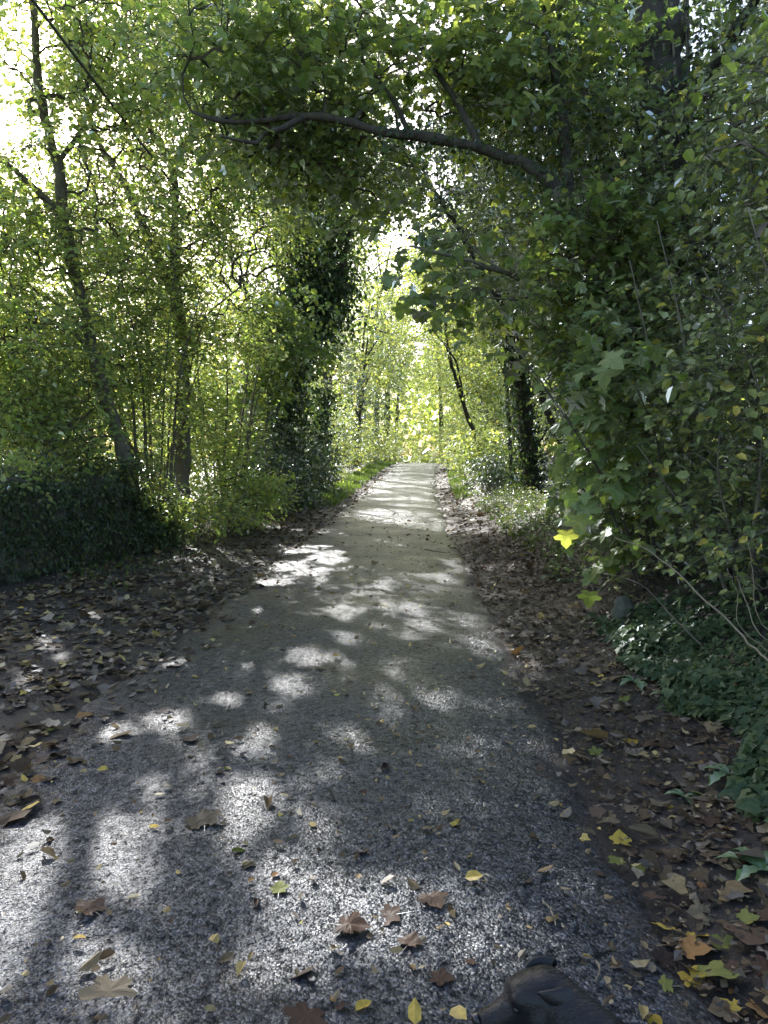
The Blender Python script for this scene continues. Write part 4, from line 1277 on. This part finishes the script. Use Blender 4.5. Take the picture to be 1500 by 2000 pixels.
# ------------------------------------------------------------------ single fallen leaves
def crumple(V, k, seed):
    r_ = np.random.default_rng(seed)
    a_, b_, c_ = r_.normal(0, 1, 3)
    V = V.copy()
    V[:, 2] += k * (.35 * (V[:, 0] - .4) ** 2 * a_ + .5 * V[:, 1] ** 2 * (1.2 + b_ * .5) + .07 * np.sin(V[:, 0] * 8 + seed) + .06 * np.sin(V[:, 1] * 11 + seed * 2))
    V[:, 2] -= V[:, 2].min()
    return V


def maple_shape(seed, k):
    r_ = np.random.default_rng(seed)
    out = [(0, .02), (-.08, .12), (-.16, .22), (-.10, .30), (-.12, .46), (.02, .42), (.14, .44), (.20, .40), (.24, .52), (.30, .66), (.40, .62), (.50, .60), (.54, .50), (.57, .36), (.66, .36), (.76, .33), (.82, .22), (.92, .14), (1.02, 0)]
    out = [(x + r_.normal(0, .03), max(y + r_.normal(0, .03), 0 if i == len(out) - 1 else .01)) for i, (x, y) in enumerate(out)]
    out[-1] = (1.06, 0)
    # two rings so that the blade can buckle
    full = [(x, y) for x, y in out] + [(x, -y) for x, y in out[::-1][1:]]
    n = len(full)
    c = np.array([.30, 0])
    O = np.array(full)
    I = c + (O - c) * .5
    V = np.vstack([[c], I, O])
    V = np.hstack([V, np.zeros((len(V), 1))])
    F = [(0, 1 + (q + 1) % n, 1 + q) for q in range(n)]
    for q in range(n):
        q2 = (q + 1) % n
        F += [(1 + q, 1 + q2, 1 + n + q2), (1 + q, 1 + n + q2, 1 + n + q)]
    an = np.arctan2(V[:, 1], V[:, 0] - .3)
    V[:, 2] += .022 * np.cos(an * 7) * np.hypot(V[:, 0] - .3, V[:, 1])           # pleats between the veins
    V = crumple(V, k, seed)
    st = [(.02, .012), (.02, -.012), (-.25, .012), (-.25, -.012), (-.6, .008), (-.6, -.008)]
    b = len(V)
    V = np.vstack([V, [(x, y + .03 * abs(x), .03 + .05 * abs(x)) for x, y in st]])
    F += [(b, b + 1, b + 3), (b, b + 3, b + 2), (b + 2, b + 3, b + 5), (b + 2, b + 5, b + 4)]
    return V, np.array(F)


def oval_shape(seed, k, wide=1.0):
    V, F = mk_oval([(.12, .20 * wide), (.3, .33 * wide), (.55, .36 * wide), (.8, .22 * wide)], .1, .0)
    V = crumple(V, k, seed)
    b = len(V)
    V = np.vstack([V, [(0, .012, .01), (0, -.012, .01), (-.25, 0, .03)]])
    return V, np.vstack([F, [(b, b + 1, b + 2)]])


def curled_shape(seed):
    """a dead blade rolled lengthwise into a half tube"""
    n, m_ = 9, 7
    V, F = [], []
    for i in range(n):
        t = i / (n - 1)
        w = .42 * math.sin(math.pi * (.08 + .88 * t)) ** .7
        for j in range(m_):
            a_ = (j / (m_ - 1) - .5) * 3.9
            V.append((t, w * .45 * math.sin(a_), w * .42 * (1 - math.cos(a_)) + .04 * math.sin(5 * t + seed)))
    for i in range(n - 1):
        for j in range(m_ - 1):
            p = i * m_ + j
            F += [(p, p + m_, p + m_ + 1), (p, p + m_ + 1, p + 1)]
    return np.array(V), np.array(F)


SHAPES = {'maple': [maple_shape(q, .12 + .08 * q) for q in range(6)], 'oval': [oval_shape(q + 10, .2 + .15 * q, .8 + .12 * q) for q in range(3)], 'curled': [curled_shape(q) for q in range(2)]}
FM = {}


def fallen(shape, colour, x, y, size, label, group=None, rz=None, tilt=.12, lift=.006):
    q = int(rng.integers(0, len(SHAPES[shape])))
    key = (shape, q, colour)
    if key not in FM:
        V, F = SHAPES[shape][q]
        o = mesh_obj('fallen_leaf', V, [F], M['fallen_' + colour], smooth=False)
        FM[key] = o.data
    else:
        o = bpy.data.objects.new('fallen_leaf', FM[key])
        col.objects.link(o)
    o.location = (x, y, float(surf_z(np.array(x), np.array(y))) + lift)
    o.rotation_euler = (rng.normal(0, tilt), rng.normal(0, tilt), rng.random() * 6.28 if rz is None else rz)
    o.scale = (size * .74,) * 3
    return tag(o, label, 'leaf', group)


HERO = [('maple', 'tan', 400, 1615, .155, 'pale upturned maple leaf alone on the dark lane'), ('maple', 'tan', 222, 1920, .17, 'large pale maple leaf at the lower left of the lane'),
        ('maple', 'brown', 665, 1812, .14, 'wet brown maple leaf with a long stalk in the sunlit patch'), ('maple', 'brown', 775, 1790, .12, 'shiny brown maple leaf beside the long-stalked one'),
        ('maple', 'brown', 838, 1752, .12, 'faded brown maple leaf at the edge of the sunlit patch'), ('maple', 'brown', 795, 1852, .09, 'small brown maple leaf below the shiny pair'),
        ('maple', 'brown', 846, 1912, .085, 'flat rusty leaf left of the dog'), ('maple', 'brown', 606, 1975, .13, 'dark-veined brown maple leaf at the bottom of the lane'),
        ('oval', 'yellow', 695, 1978, .07, 'pale yellow oval leaf at the bottom of the lane'), ('oval', 'orange', 655, 1960, .04, 'small orange leaf beside the pale yellow oval leaf'),
        ('curled', 'tan', 498, 1690, .085, 'ribbed tan leaf rolled lengthwise on the lane'), ('curled', 'green', 452, 1666, .07, 'rolled dark green leaf on the lane'),
        ('oval', 'orange', 545, 1708, .048, 'small pinkish oval leaf right of the rolled tan leaf'), ('oval', 'orange', 484, 1725, .036, 'tiny orange leaf below the rolled tan leaf'),
        ('maple', 'green', 545, 1746, .075, 'torn yellow-green leaf on the lane'), ('curled', 'brown', 500, 1775, .08, 'thin brown curled leaf below the torn green leaf'),
        ('curled', 'dark', 757, 1495, .12, 'dark crumpled leaf in the middle of the lane'), ('oval', 'tan', 742, 1503, .05, 'small tan leaf tucked against the dark crumpled leaf'),
        ('oval', 'green', 670, 1446, .055, 'pale green leaf on the middle of the lane'), ('maple', 'tan', 620, 1307, .10, 'upright curled tan leaf on the lane ahead'),
        ('oval', 'tan', 586, 1350, .05, 'small tan leaf in a fleck of sun'), ('curled', 'dark', 78, 1562, .13, 'dark rolled leaf at the left edge of the lane'),
        ('maple', 'brown', 370, 1441, .12, 'brown leaf in the sun patch left of the middle'), ('maple', 'brown', 318, 1395, .11, 'flat brown leaf at the left border of the chippings'),
        ('oval', 'green', 444, 1500, .05, 'small round pale leaf between two sun patches'), ('maple', 'brown', 185, 1785, .12, 'brown leaf lost in the brightest glare'),
        ('oval', 'yellow', 1306, 1573, .068, 'upright yellow oval leaf on the muddy right verge'), ('maple', 'yellow', 1152, 1336, .085, 'bright yellow leaf on the dark right verge'),
        ('oval', 'yellow', 1093, 1572, .034, 'little yellow leaf on the wet right lane edge'), ('maple', 'yellow', 1242, 1452, .09, 'torn yellow leaf lying on a brown one'),
        ('maple', 'brown', 1255, 1460, .12, 'brown leaf under the torn yellow one'), ('oval', 'orange', 1372, 1740, .078, 'orange-brown leaf under the dandelion'),
        ('oval', 'green', 1312, 1752, .085, 'green striped leaf near the orange-brown one'), ('curled', 'orange', 1438, 1745, .075, 'curled buff leaf beneath the dandelion leaves'),
        ('maple', 'brown', 1470, 1815, .17, 'large grey-brown maple leaf at the lower right'), ('maple', 'brown', 1360, 1602, .14, 'folded brown maple leaf beside the yellow oval leaf'),
        ('maple', 'brown', 1412, 1640, .125, 'pointed purple-brown maple leaf on the verge'), ('curled', 'tan', 1285, 1642, .16, 'long rolled tan leaf lying across the verge edge'),
        ('oval', 'orange', 1275, 1672, .04, 'orange scrap below the rolled tan leaf'), ('oval', 'yellow', 1272, 1985, .075, 'slim yellow leaf beside the dog’s back'),
        ('maple', 'tan', 1428, 1975, .09, 'buff leaf with a yellow stalk at the lower right corner'), ('oval', 'orange', 1432, 1935, .038, 'small rust leaf above the buff stalked leaf'),
        ('maple', 'yellow', 1372, 1855, .055, 'small forked yellow leaf on the muddy verge'), ('maple', 'yellow', 1340, 1830, .05, 'tattered yellow leaf left of the forked one'),
        ('oval', 'yellow', 1486, 1800, .05, 'yellow leaf on top of the large grey-brown maple leaf'), ('oval', 'orange', 1366, 1490, .05, 'orange-pink leaf on the verge by the ground ivy'),
        ('oval', 'orange', 1440, 1372, .05, 'pinkish leaf caught on the ground ivy'), ('oval', 'orange', 1460, 1332, .05, 'orange leaf higher on the ground ivy'),
        ('maple', 'brown', 1200, 1388, .12, 'grey-brown maple leaf on the shaded right verge'), ('maple', 'brown', 1310, 1450, .14, 'crumpled brown maple leaf near the ground ivy'),
        ('oval', 'yellow', 1265, 1397, .05, 'buff-orange leaf between two brown maple leaves')]
for shape, colour, u, v, size, lab in HERO:
    p = on_ground(u, v)
    onivy = 'ivy' in lab and 'on the ground ivy' in lab
    fallen(shape, colour, p[0], p[1], size, lab.replace('’', "'"), 'fallen leaves', lift=.10 if onivy else .006)
MARKS = {0: [(60, 1180, 'below the ivy wall'), (260, 1140, 'near the coppice'), (430, 1150, 'beside the far sun patches'), (80, 1350, 'at the left frame edge'), (330, 1300, 'at the edge of the chippings'), (200, 1250, 'in the middle of the verge'), (80, 1480, 'where the lane meets the frame edge')],
         1: [(1240, 1335, 'near the dock rosette'), (1425, 1518, 'near the dandelion rosette'), (1492, 1705, 'below the right-edge dandelion'), (1306, 1573, 'around the upright yellow leaf'), (1200, 1450, 'along the tarmac edge'), (1300, 1750, 'around the green striped leaf'),
             (1440, 1900, 'in the lower corner'), (1300, 1900, 'behind the dog'), (1400, 1400, 'at the border of the ground ivy'), (1230, 1640, 'beside the long rolled leaf')],
         2: [(757, 1495, 'around the dark crumpled leaf'), (400, 1615, 'near the pale upturned leaf'), (222, 1920, 'near the large pale maple leaf'), (665, 1812, 'near the long-stalked maple leaf'), (980, 1780, 'ahead of the dog'), (1080, 1450, 'along the wet right side'), (450, 1400, 'in the left sun flecks'), (780, 1280, 'far up the middle')]}
cnt = 0
while cnt < 248:
    zone = rng.choice(3, p=[.51, .42, .07])
    if zone == 0:
        u, v = rng.uniform(0, 520), rng.uniform(1130, 1560)
    elif zone == 1:
        u, v = rng.uniform(1130, 1500), rng.uniform(1250, 1990)
    else:
        u, v = rng.uniform(60, 1200), rng.uniform(1240, 1980)
    p = on_ground(u, v)
    d = p[0] - float(road_x(p[1]))
    if zone == 0 and not (-3.6 < d < -1.1):
        continue
    if zone == 1 and not (1.3 < d < 2.2):
        continue
    if zone == 2 and not (abs(d) < 1.25):
        continue
    if .05 < p[0] < 1.1 and p[1] < 1.85:
        continue
    shape = rng.choice(['maple', 'oval', 'curled'], p=[.6, .3, .1])
    colour = rng.choice(['brown', 'tan', 'yellow', 'orange', 'green', 'dark'], p=[.50, .22, .05, .06, .05, .12])
    size = {'maple': .10, 'oval': .05, 'curled': .07}[shape] * float(np.exp(rng.normal(0, .22))) * (.5 if zone == 2 else .85)
    place = ['on the left leafy verge', 'on the muddy right verge', 'on the wet lane'][zone]
    word = {'maple': 'lobed', 'oval': 'oval', 'curled': 'rolled'}[shape]
    cw = {'brown': 'brown', 'tan': 'buff', 'yellow': 'yellow', 'orange': 'orange', 'green': 'yellow-green', 'dark': 'blackened'}[colour]
    lm = min(MARKS[zone], key=lambda q_: (q_[0] - u) ** 2 + (q_[1] - v) ** 2)[2]
    sw = 'tiny' if size < .04 else 'small' if size < .075 else 'broad'
    fallen(shape, colour, p[0], p[1], size, f'{sw} {cw} {word} leaf {place} {lm}', f'{cw} {word} leaves {place}', tilt=.25)
    cnt += 1


# ------------------------------------------------------------------ weeds, stone, canes, sticks
def weed(u, v, n, size, label):
    p = on_ground(u, v)
    root = tag(empty('dandelion', p), label, 'weed', 'weeds on the right verge')
    for q in range(n):
        a_ = 2 * math.pi * q / n + rng.normal(0, .25)
        L = size * rng.uniform(.7, 1.15)
        k = 9
        V, F = [], []
        for i in range(k):
            t = i / (k - 1)
            w = L * .13 * (math.sin(math.pi * min(t * .9 + .1, 1)) ** .8) * (1 + .28 * (-1) ** i * (t < .9)) * (.5 + t) + .003
            h = L * (.55 * t - .62 * t * t)
            c, s_ = math.cos(a_), math.sin(a_)
            for j in (-1, 0, 1):
                V.append((c * L * t - s_ * w * j, s_ * L * t + c * w * j, h + abs(j) * w * .3 + .01))
            if i:
                b = (i - 1) * 3
                F += [(b, b + 1, b + 4, b + 3), (b + 1, b + 2, b + 5, b + 4)]
        o = mesh_obj('leaf', V, [np.array(F)], M['weed'], root)


weed(1425, 1518, 7, .16, 'dandelion rosette with jagged leaves near the ground ivy')
weed(1240, 1335, 7, .14, 'green dock rosette in the fleck of sun on the right verge')
weed(1492, 1705, 7, .19, 'dandelion at the right edge with upright jagged leaves')
weed(1300, 1362, 4, .09, 'small pale seedling below the dock rosette')
weed(1470, 1545, 4, .08, 'small round-leaved weed right of the dandelion rosette')
weed(1335, 1560, 4, .08, 'tiny weed beside the upright yellow leaf')
weed(1075, 1130, 5, .14, 'weed rosette on the far part of the right verge')
weed(1110, 1135, 4, .13, 'second weed rosette beside the far one on the right')
weed(480, 1045, 6, .2, 'bright sunlit weed at the left verge edge')


def stone(u, v, size, label):
    p = on_ground(u, v)
    n, m_ = 10, 14
    V = []
    for i in range(n + 1):
        th = math.pi * i / n
        for j in range(m_):
            ph = 2 * math.pi * j / m_
            d = np.array([math.sin(th) * math.cos(ph), math.sin(th) * math.sin(ph), math.cos(th)])
            r_ = 1 + .16 * math.sin(3 * d[0] + 2.1) * math.cos(2.3 * d[1]) + .10 * math.sin(5 * d[2] + 4 * d[0]) + .05 * math.sin(9 * d[1] + 3)
            V.append(d * np.array(size) * r_)
    F = [(i * m_ + j, (i + 1) * m_ + j, (i + 1) * m_ + (j + 1) % m_, i * m_ + (j + 1) % m_) for i in range(n) for j in range(m_)]
    o = mesh_obj('stone', V, [np.array(F)], M['stone'])
    o.location = p + np.array([0, .03, size[2] * .55])
    return tag(o, label, 'stone')


stone(1222, 1212, (.115, .11, .13), 'rounded mossy stone under the sycamore leaves')


def stick(name, label, pts, r0, r1, m_='cane', cat='stick', group=None):
    base = np.array(pts[0])
    P = spline(pts, 22)
    P[1:-1] += rng.normal(0, r0 * .6, (20, 3))
    V, F, cap = tube(P, np.linspace(r0, r1, 22), 6)
    return tag(mesh_obj(name, V, [F, cap], M[m_], origin=base), label, cat, group)


stick('dead_cane', 'long pale dead cane leaning out over the ground ivy', [at(1510, 1300, 3.9), at(1450, 1240, 4.1), at(1370, 1165, 4.3), at(1275, 1080, 4.6), at(1200, 1050, 4.8)], .007, .003, cat='cane')
stick('dead_cane', 'thin arching pale cane at the right edge of the hedge', [gp(2.35, 4.0), at(1450, 1230, 4.0), at(1440, 1160, 4.0), at(1420, 1110, 4.0)], .0035, .0015, cat='cane')
stick('dead_cane', 'upright pale cane behind the arching one', [gp(2.42, 3.95), at(1490, 1220, 3.9), at(1470, 1120, 3.9), at(1462, 1060, 3.9)], .0035, .0015, cat='cane')
stick('dead_cane', 'slanting pale cane at the far right of the hedge foot', [gp(2.5, 3.7), at(1500, 1250, 3.7), at(1460, 1180, 3.8), at(1440, 1130, 4.0)], .0035, .0015, cat='cane')
stick('hedge_twig', 'dark bare twig hanging over the mossy stone', [at(1370, 1260, 4.8), at(1300, 1190, 5.2), at(1250, 1140, 5.6), at(1180, 1120, 6.0)], .006, .003, 'twig', 'twig')
for q, (u, v, u2, v2, lab) in enumerate(((590, 1568, 650, 1600, 'thin brown stick on the lane below the crumpled leaf'), (1060, 1765, 1085, 1815, 'pale leaf stalk lying right of the faded maple leaf'), (1165, 1885, 1163, 1925, 'short red stalk standing by the dog'),
                                         (1380, 1905, 1420, 1918, 'short twig on the muddy right verge'), (1130, 1290, 1190, 1296, 'dark twig crossing the right verge'), (830, 1075, 910, 1090, 'dark twig lying far up the lane'))):
    a_, b_ = on_ground(u, v), on_ground(u2, v2)
    stick('fallen_stick', lab, [a_ + [0, 0, .012], (a_ + b_) / 2 + [.01, .0, .02], b_ + [0, 0, .012]], .0035 if v > 1200 else .008, .002, 'cane' if q in (1, 2) else 'twig', 'stick', 'sticks on the ground')

# ------------------------------------------------------------------ overhead cables
for q, (dx, dz, lab) in enumerate(((0, 0, 'upper black cable crossing the leaves at top left'), (.06, -.09, 'lower black cable hanging just under its twin'))):
    pts = [(-3.45 + dx, yy, 6.0 + dz + .0009 * (yy - 14) ** 2) for yy in (-18, -6, 2, 8, 14, 22, 30, 44)]
    V, F, cap = tube(spline(pts, 60), .014, 6)
    tag(mesh_obj('overhead_cable', V, [F, cap], M['cable'], origin=pts[0]), lab, 'cable', 'overhead cables')


# ------------------------------------------------------------------ dog
def dog():
    import bmesh
    sh = np.array([.53, 1.475, .245])                # between the shoulders
    rump = np.array([.93, 1.20, .25])
    fwd = norm(sh - rump)
    lft = np.array([-fwd[1], fwd[0], 0])             # the dog's left
    skull = np.array([.345, 1.59, .342])
    hf = norm(np.array([-.15, -.02, -.032]))         # where the muzzle points
    hl = norm(np.cross([0, 0, 1.], hf))
    hu = np.cross(hf, hl)
    bm = bmesh.new()

    def ball(c, r):
        r = np.broadcast_to(np.asarray(r, float), (3,))
        bmesh.ops.create_icosphere(bm, subdivisions=3, radius=1.0, matrix=Matrix.Translation(Vector(c)) @ Matrix.Diagonal((*r, 1)))

    def chain(pts, rad, step=.35):
        pts = spline(np.asarray(pts, float), 40)
        rr = np.interp(np.linspace(0, 1, 40), np.linspace(0, 1, len(rad)), rad)
        last = None
        for p, r in zip(pts, rr):
            if last is None or np.linalg.norm(p - last) > r * step:
                ball(p, r)
                last = p
        ball(pts[-1], rr[-1])
    up = np.array([0, 0, 1.])
    chain([sh - fwd * .0, sh - fwd * .12 - up * .012, sh - fwd * .27 + up * .01, rump], [.098, .102, .082, .088])     # trunk: deep chest, tucked belly
    ball(sh - up * .05, .09)
    chain([sh + fwd * .03 + up * .01, (sh + skull) / 2 + up * .012, skull - hf * .03 - hu * .005], [.082, .068, .058])   # neck
    chain([skull - hf * .02, skull + hf * .015 + hu * .004], [.058, .054])
    for s_ in (-1, 1):
        ball(skull + hl * s_ * .03 - hu * .02 + hf * .012, .036)       # cheeks
        ball(skull + hl * s_ * .024 + hf * .045 + hu * .026, .017)     # brows
    chain([skull + hf * .045 - hu * .012, skull + hf * .082 - hu * .020, skull + hf * .122 - hu * .022], [.042, .033, .026])
    chain([skull + hf * .04 - hu * .036, skull + hf * .115 - hu * .042], [.026, .017])                                     # lower jaw
    for s_ in (-1, 1):
        a_ = sh + lft * s_ * .062 + fwd * .01
        f = a_ + fwd * (.03 if s_ > 0 else -.05)
        f[2] = .018
        chain([a_ - up * .03, a_ - up * .11 - fwd * .02, f + up * .09 + fwd * .004, f + up * .015], [.052, .036, .022, .021])
        ball(f + fwd * .018, (.027, .024, .017))
        h = rump + lft * s_ * .06
        k = h + fwd * .055 - up * .105                                  # knee, high and forward
        f = h + fwd * (-.07 if s_ > 0 else -.01)
        f[2] = .018
        hk = f - fwd * .03 + up * .085                                  # hock, pointing back
        chain([h, k, hk, f], [.068, .046, .021, .020])
        ball(f + fwd * .02, (.027, .023, .016))
    chain([rump - fwd * .06 + up * .04, rump - fwd * .16 + up * .07, rump - fwd * .27 + up * .06], [.03, .02, .008])
    me = bpy.data.meshes.new('dog_blocks')
    bm.to_mesh(me)
    bm.free()
    tmp = bpy.data.objects.new('dog_blocks', me)
    col.objects.link(tmp)
    rm = tmp.modifiers.new('r', 'REMESH')
    rm.mode, rm.voxel_size = 'VOXEL', .0062
    sm = tmp.modifiers.new('s', 'SMOOTH')
    sm.iterations, sm.factor = 9, .5
    bpy.context.view_layer.update()
    dg = bpy.context.evaluated_depsgraph_get()
    ev = tmp.evaluated_get(dg)
    me2 = bpy.data.meshes.new_from_object(ev)
    nv = len(me2.vertices)
    co = np.empty(nv * 3, np.float32)
    me2.vertices.foreach_get('co', co)
    co = co.reshape(-1, 3)
    me2.calc_loop_triangles()
    tri = np.empty(len(me2.loop_triangles) * 3, np.int32)
    me2.loop_triangles.foreach_get('vertices', tri)
    tri = tri.reshape(-1, 3)
    bpy.data.objects.remove(tmp)
    # coat
    m, nt, out = mat('black_coat')
    L = nt.links
    tc = nd(nt, 'ShaderNodeTexCoord')
    n1 = nd(nt, 'ShaderNodeTexNoise', Scale=22., Detail=4.0)
    L.new(tc.outputs['Object'], n1.inputs['Vector'])
    c = ramp(nt, n1.outputs['Fac'], [(.35, (.005, .005, .0055)), (.7, (.011, .0105, .0105))])
    bs = nd(nt, 'ShaderNodeBsdfPrincipled', Roughness=.42)
    n2 = nd(nt, 'ShaderNodeTexNoise', Scale=260., Detail=3.0)
    L.new(tc.outputs['Object'], n2.inputs['Vector'])
    fb = nd(nt, 'ShaderNodeBump', Strength=.5, Distance=.002)
    L.new(n2.outputs['Fac'], fb.inputs['Height'])
    L.new(fb.outputs[0], bs.inputs['Normal'])
    bs.inputs['Specular IOR Level'].default_value = .35
    bs.inputs['Sheen Weight'].default_value = .04
    bs.inputs['Sheen Roughness'].default_value = .4
    L.new(c.outputs[0], bs.inputs['Base Color'])
    L.new(bs.outputs[0], out.inputs[0])
    hair, nt, out = mat('black_hair')
    hb = nd(nt, 'ShaderNodeBsdfPrincipled', Roughness=.4)
    hb.inputs['Base Color'].default_value = (.009, .0088, .009, 1)
    nt.links.new(hb.outputs[0], out.inputs[0])
    wet = simple_mat('wet_nose', (.008, .008, .008), (.014, .013, .013), 200, .25, .3, .001)
    base = np.array([.70, 1.36, 0.])
    root = tag(empty('dog', base), 'black short-haired dog turning its head left at the bottom edge', 'dog')
    body = mesh_obj('body', co, [tri], m, root, base)
    # short coat lying backwards along the body
    nh = 60000
    A = co[tri]
    fn = np.cross(A[:, 1] - A[:, 0], A[:, 2] - A[:, 0])
    ar = np.linalg.norm(fn, axis=1)
    fi = rng.choice(len(tri), nh, p=ar / ar.sum())
    w = rng.random((nh, 2))
    w = np.where(w.sum(1, keepdims=True) > 1, 1 - w, w)
    P = A[fi, 0] + (A[fi, 1] - A[fi, 0]) * w[:, :1] + (A[fi, 2] - A[fi, 0]) * w[:, 1:]
    nrm = norm(fn[fi])
    head = np.linalg.norm(P - skull, axis=1) < .17
    back = np.where(head[:, None], -hf, -fwd) + np.array([0, 0, -.25]) + rng.normal(0, .22, (nh, 3))
    tang = norm(back - (back * nrm).sum(1, keepdims=True) * nrm)
    ln = np.where(head, .010, .016) * rng.uniform(.7, 1.3, nh)
    tip = P + tang * ln[:, None] + nrm * (ln * .32)[:, None]
    sd = norm(np.cross(tang, nrm)) * .0005
    V = np.stack([P - sd - nrm * .001, P + sd - nrm * .001, tip], 1).reshape(-1, 3)
    mesh_obj('fur', V, [np.arange(nh * 3).reshape(-1, 3)], hair, root, base, smooth=False)

    # ears: folded flaps
    def ear(s_):
        o = skull + hl * s_ * .040 - hf * .026 + hu * .034
        n, m_ = 14, 9
        V, F = [], []
        for i in range(n):
            t = i / (n - 1)
            wd = .027 * math.sqrt(max(1 - t ** 3.2, 0)) * (1 + .35 * math.sin(math.pi * t)) + .0015
            lift = .016 * math.sin(min(t, .4) / .4 * math.pi * .5) - max(t - .28, 0) * .062
            outw = .004 + .034 * t - .014 * max(t - .6, 0)
            for j in range(m_):
                x = (j / (m_ - 1) - .5) * 2
                V.append(o + hl * s_ * (outw - .010 * x * x) + hu * (lift - .007 * x * x + .003 * x) + hf * (x * wd - .030 * t))
        for i in range(n - 1):
            for j in range(m_ - 1):
                p = i * m_ + j
                F.append((p, p + 1, p + m_ + 1, p + m_))
        e = mesh_obj('ear', V, [np.array(F)], m, root, base)
        sol = e.modifiers.new('thick', 'SOLIDIFY')
        sol.thickness, sol.offset = .007, 0
        sub = e.modifiers.new('sub', 'SUBSURF')
        sub.levels = sub.render_levels = 2
    ear(1)
    ear(-1)
    for s_ in (-1, 1):
        bm = bmesh.new()
        bmesh.ops.create_uvsphere(bm, u_segments=16, v_segments=10, radius=.0078)
        me = bpy.data.meshes.new('eye')
        bm.to_mesh(me)
        bm.free()
        me.materials.append(wet)
        for p in me.polygons:
            p.use_smooth = True
        o = bpy.data.objects.new('eye', me)
        col.objects.link(o)
        o.parent = root
        o.location = skull + hf * .054 + hl * s_ * .031 + hu * .010 - base
    V, F, cap = tube([skull + hf * .139 - hu * .014, skull + hf * .147 - hu * .014, skull + hf * .151 - hu * .016], [.018, .017, .008], 12)
    mesh_obj('nose', V, [F, cap], wet, root, base)


dog()
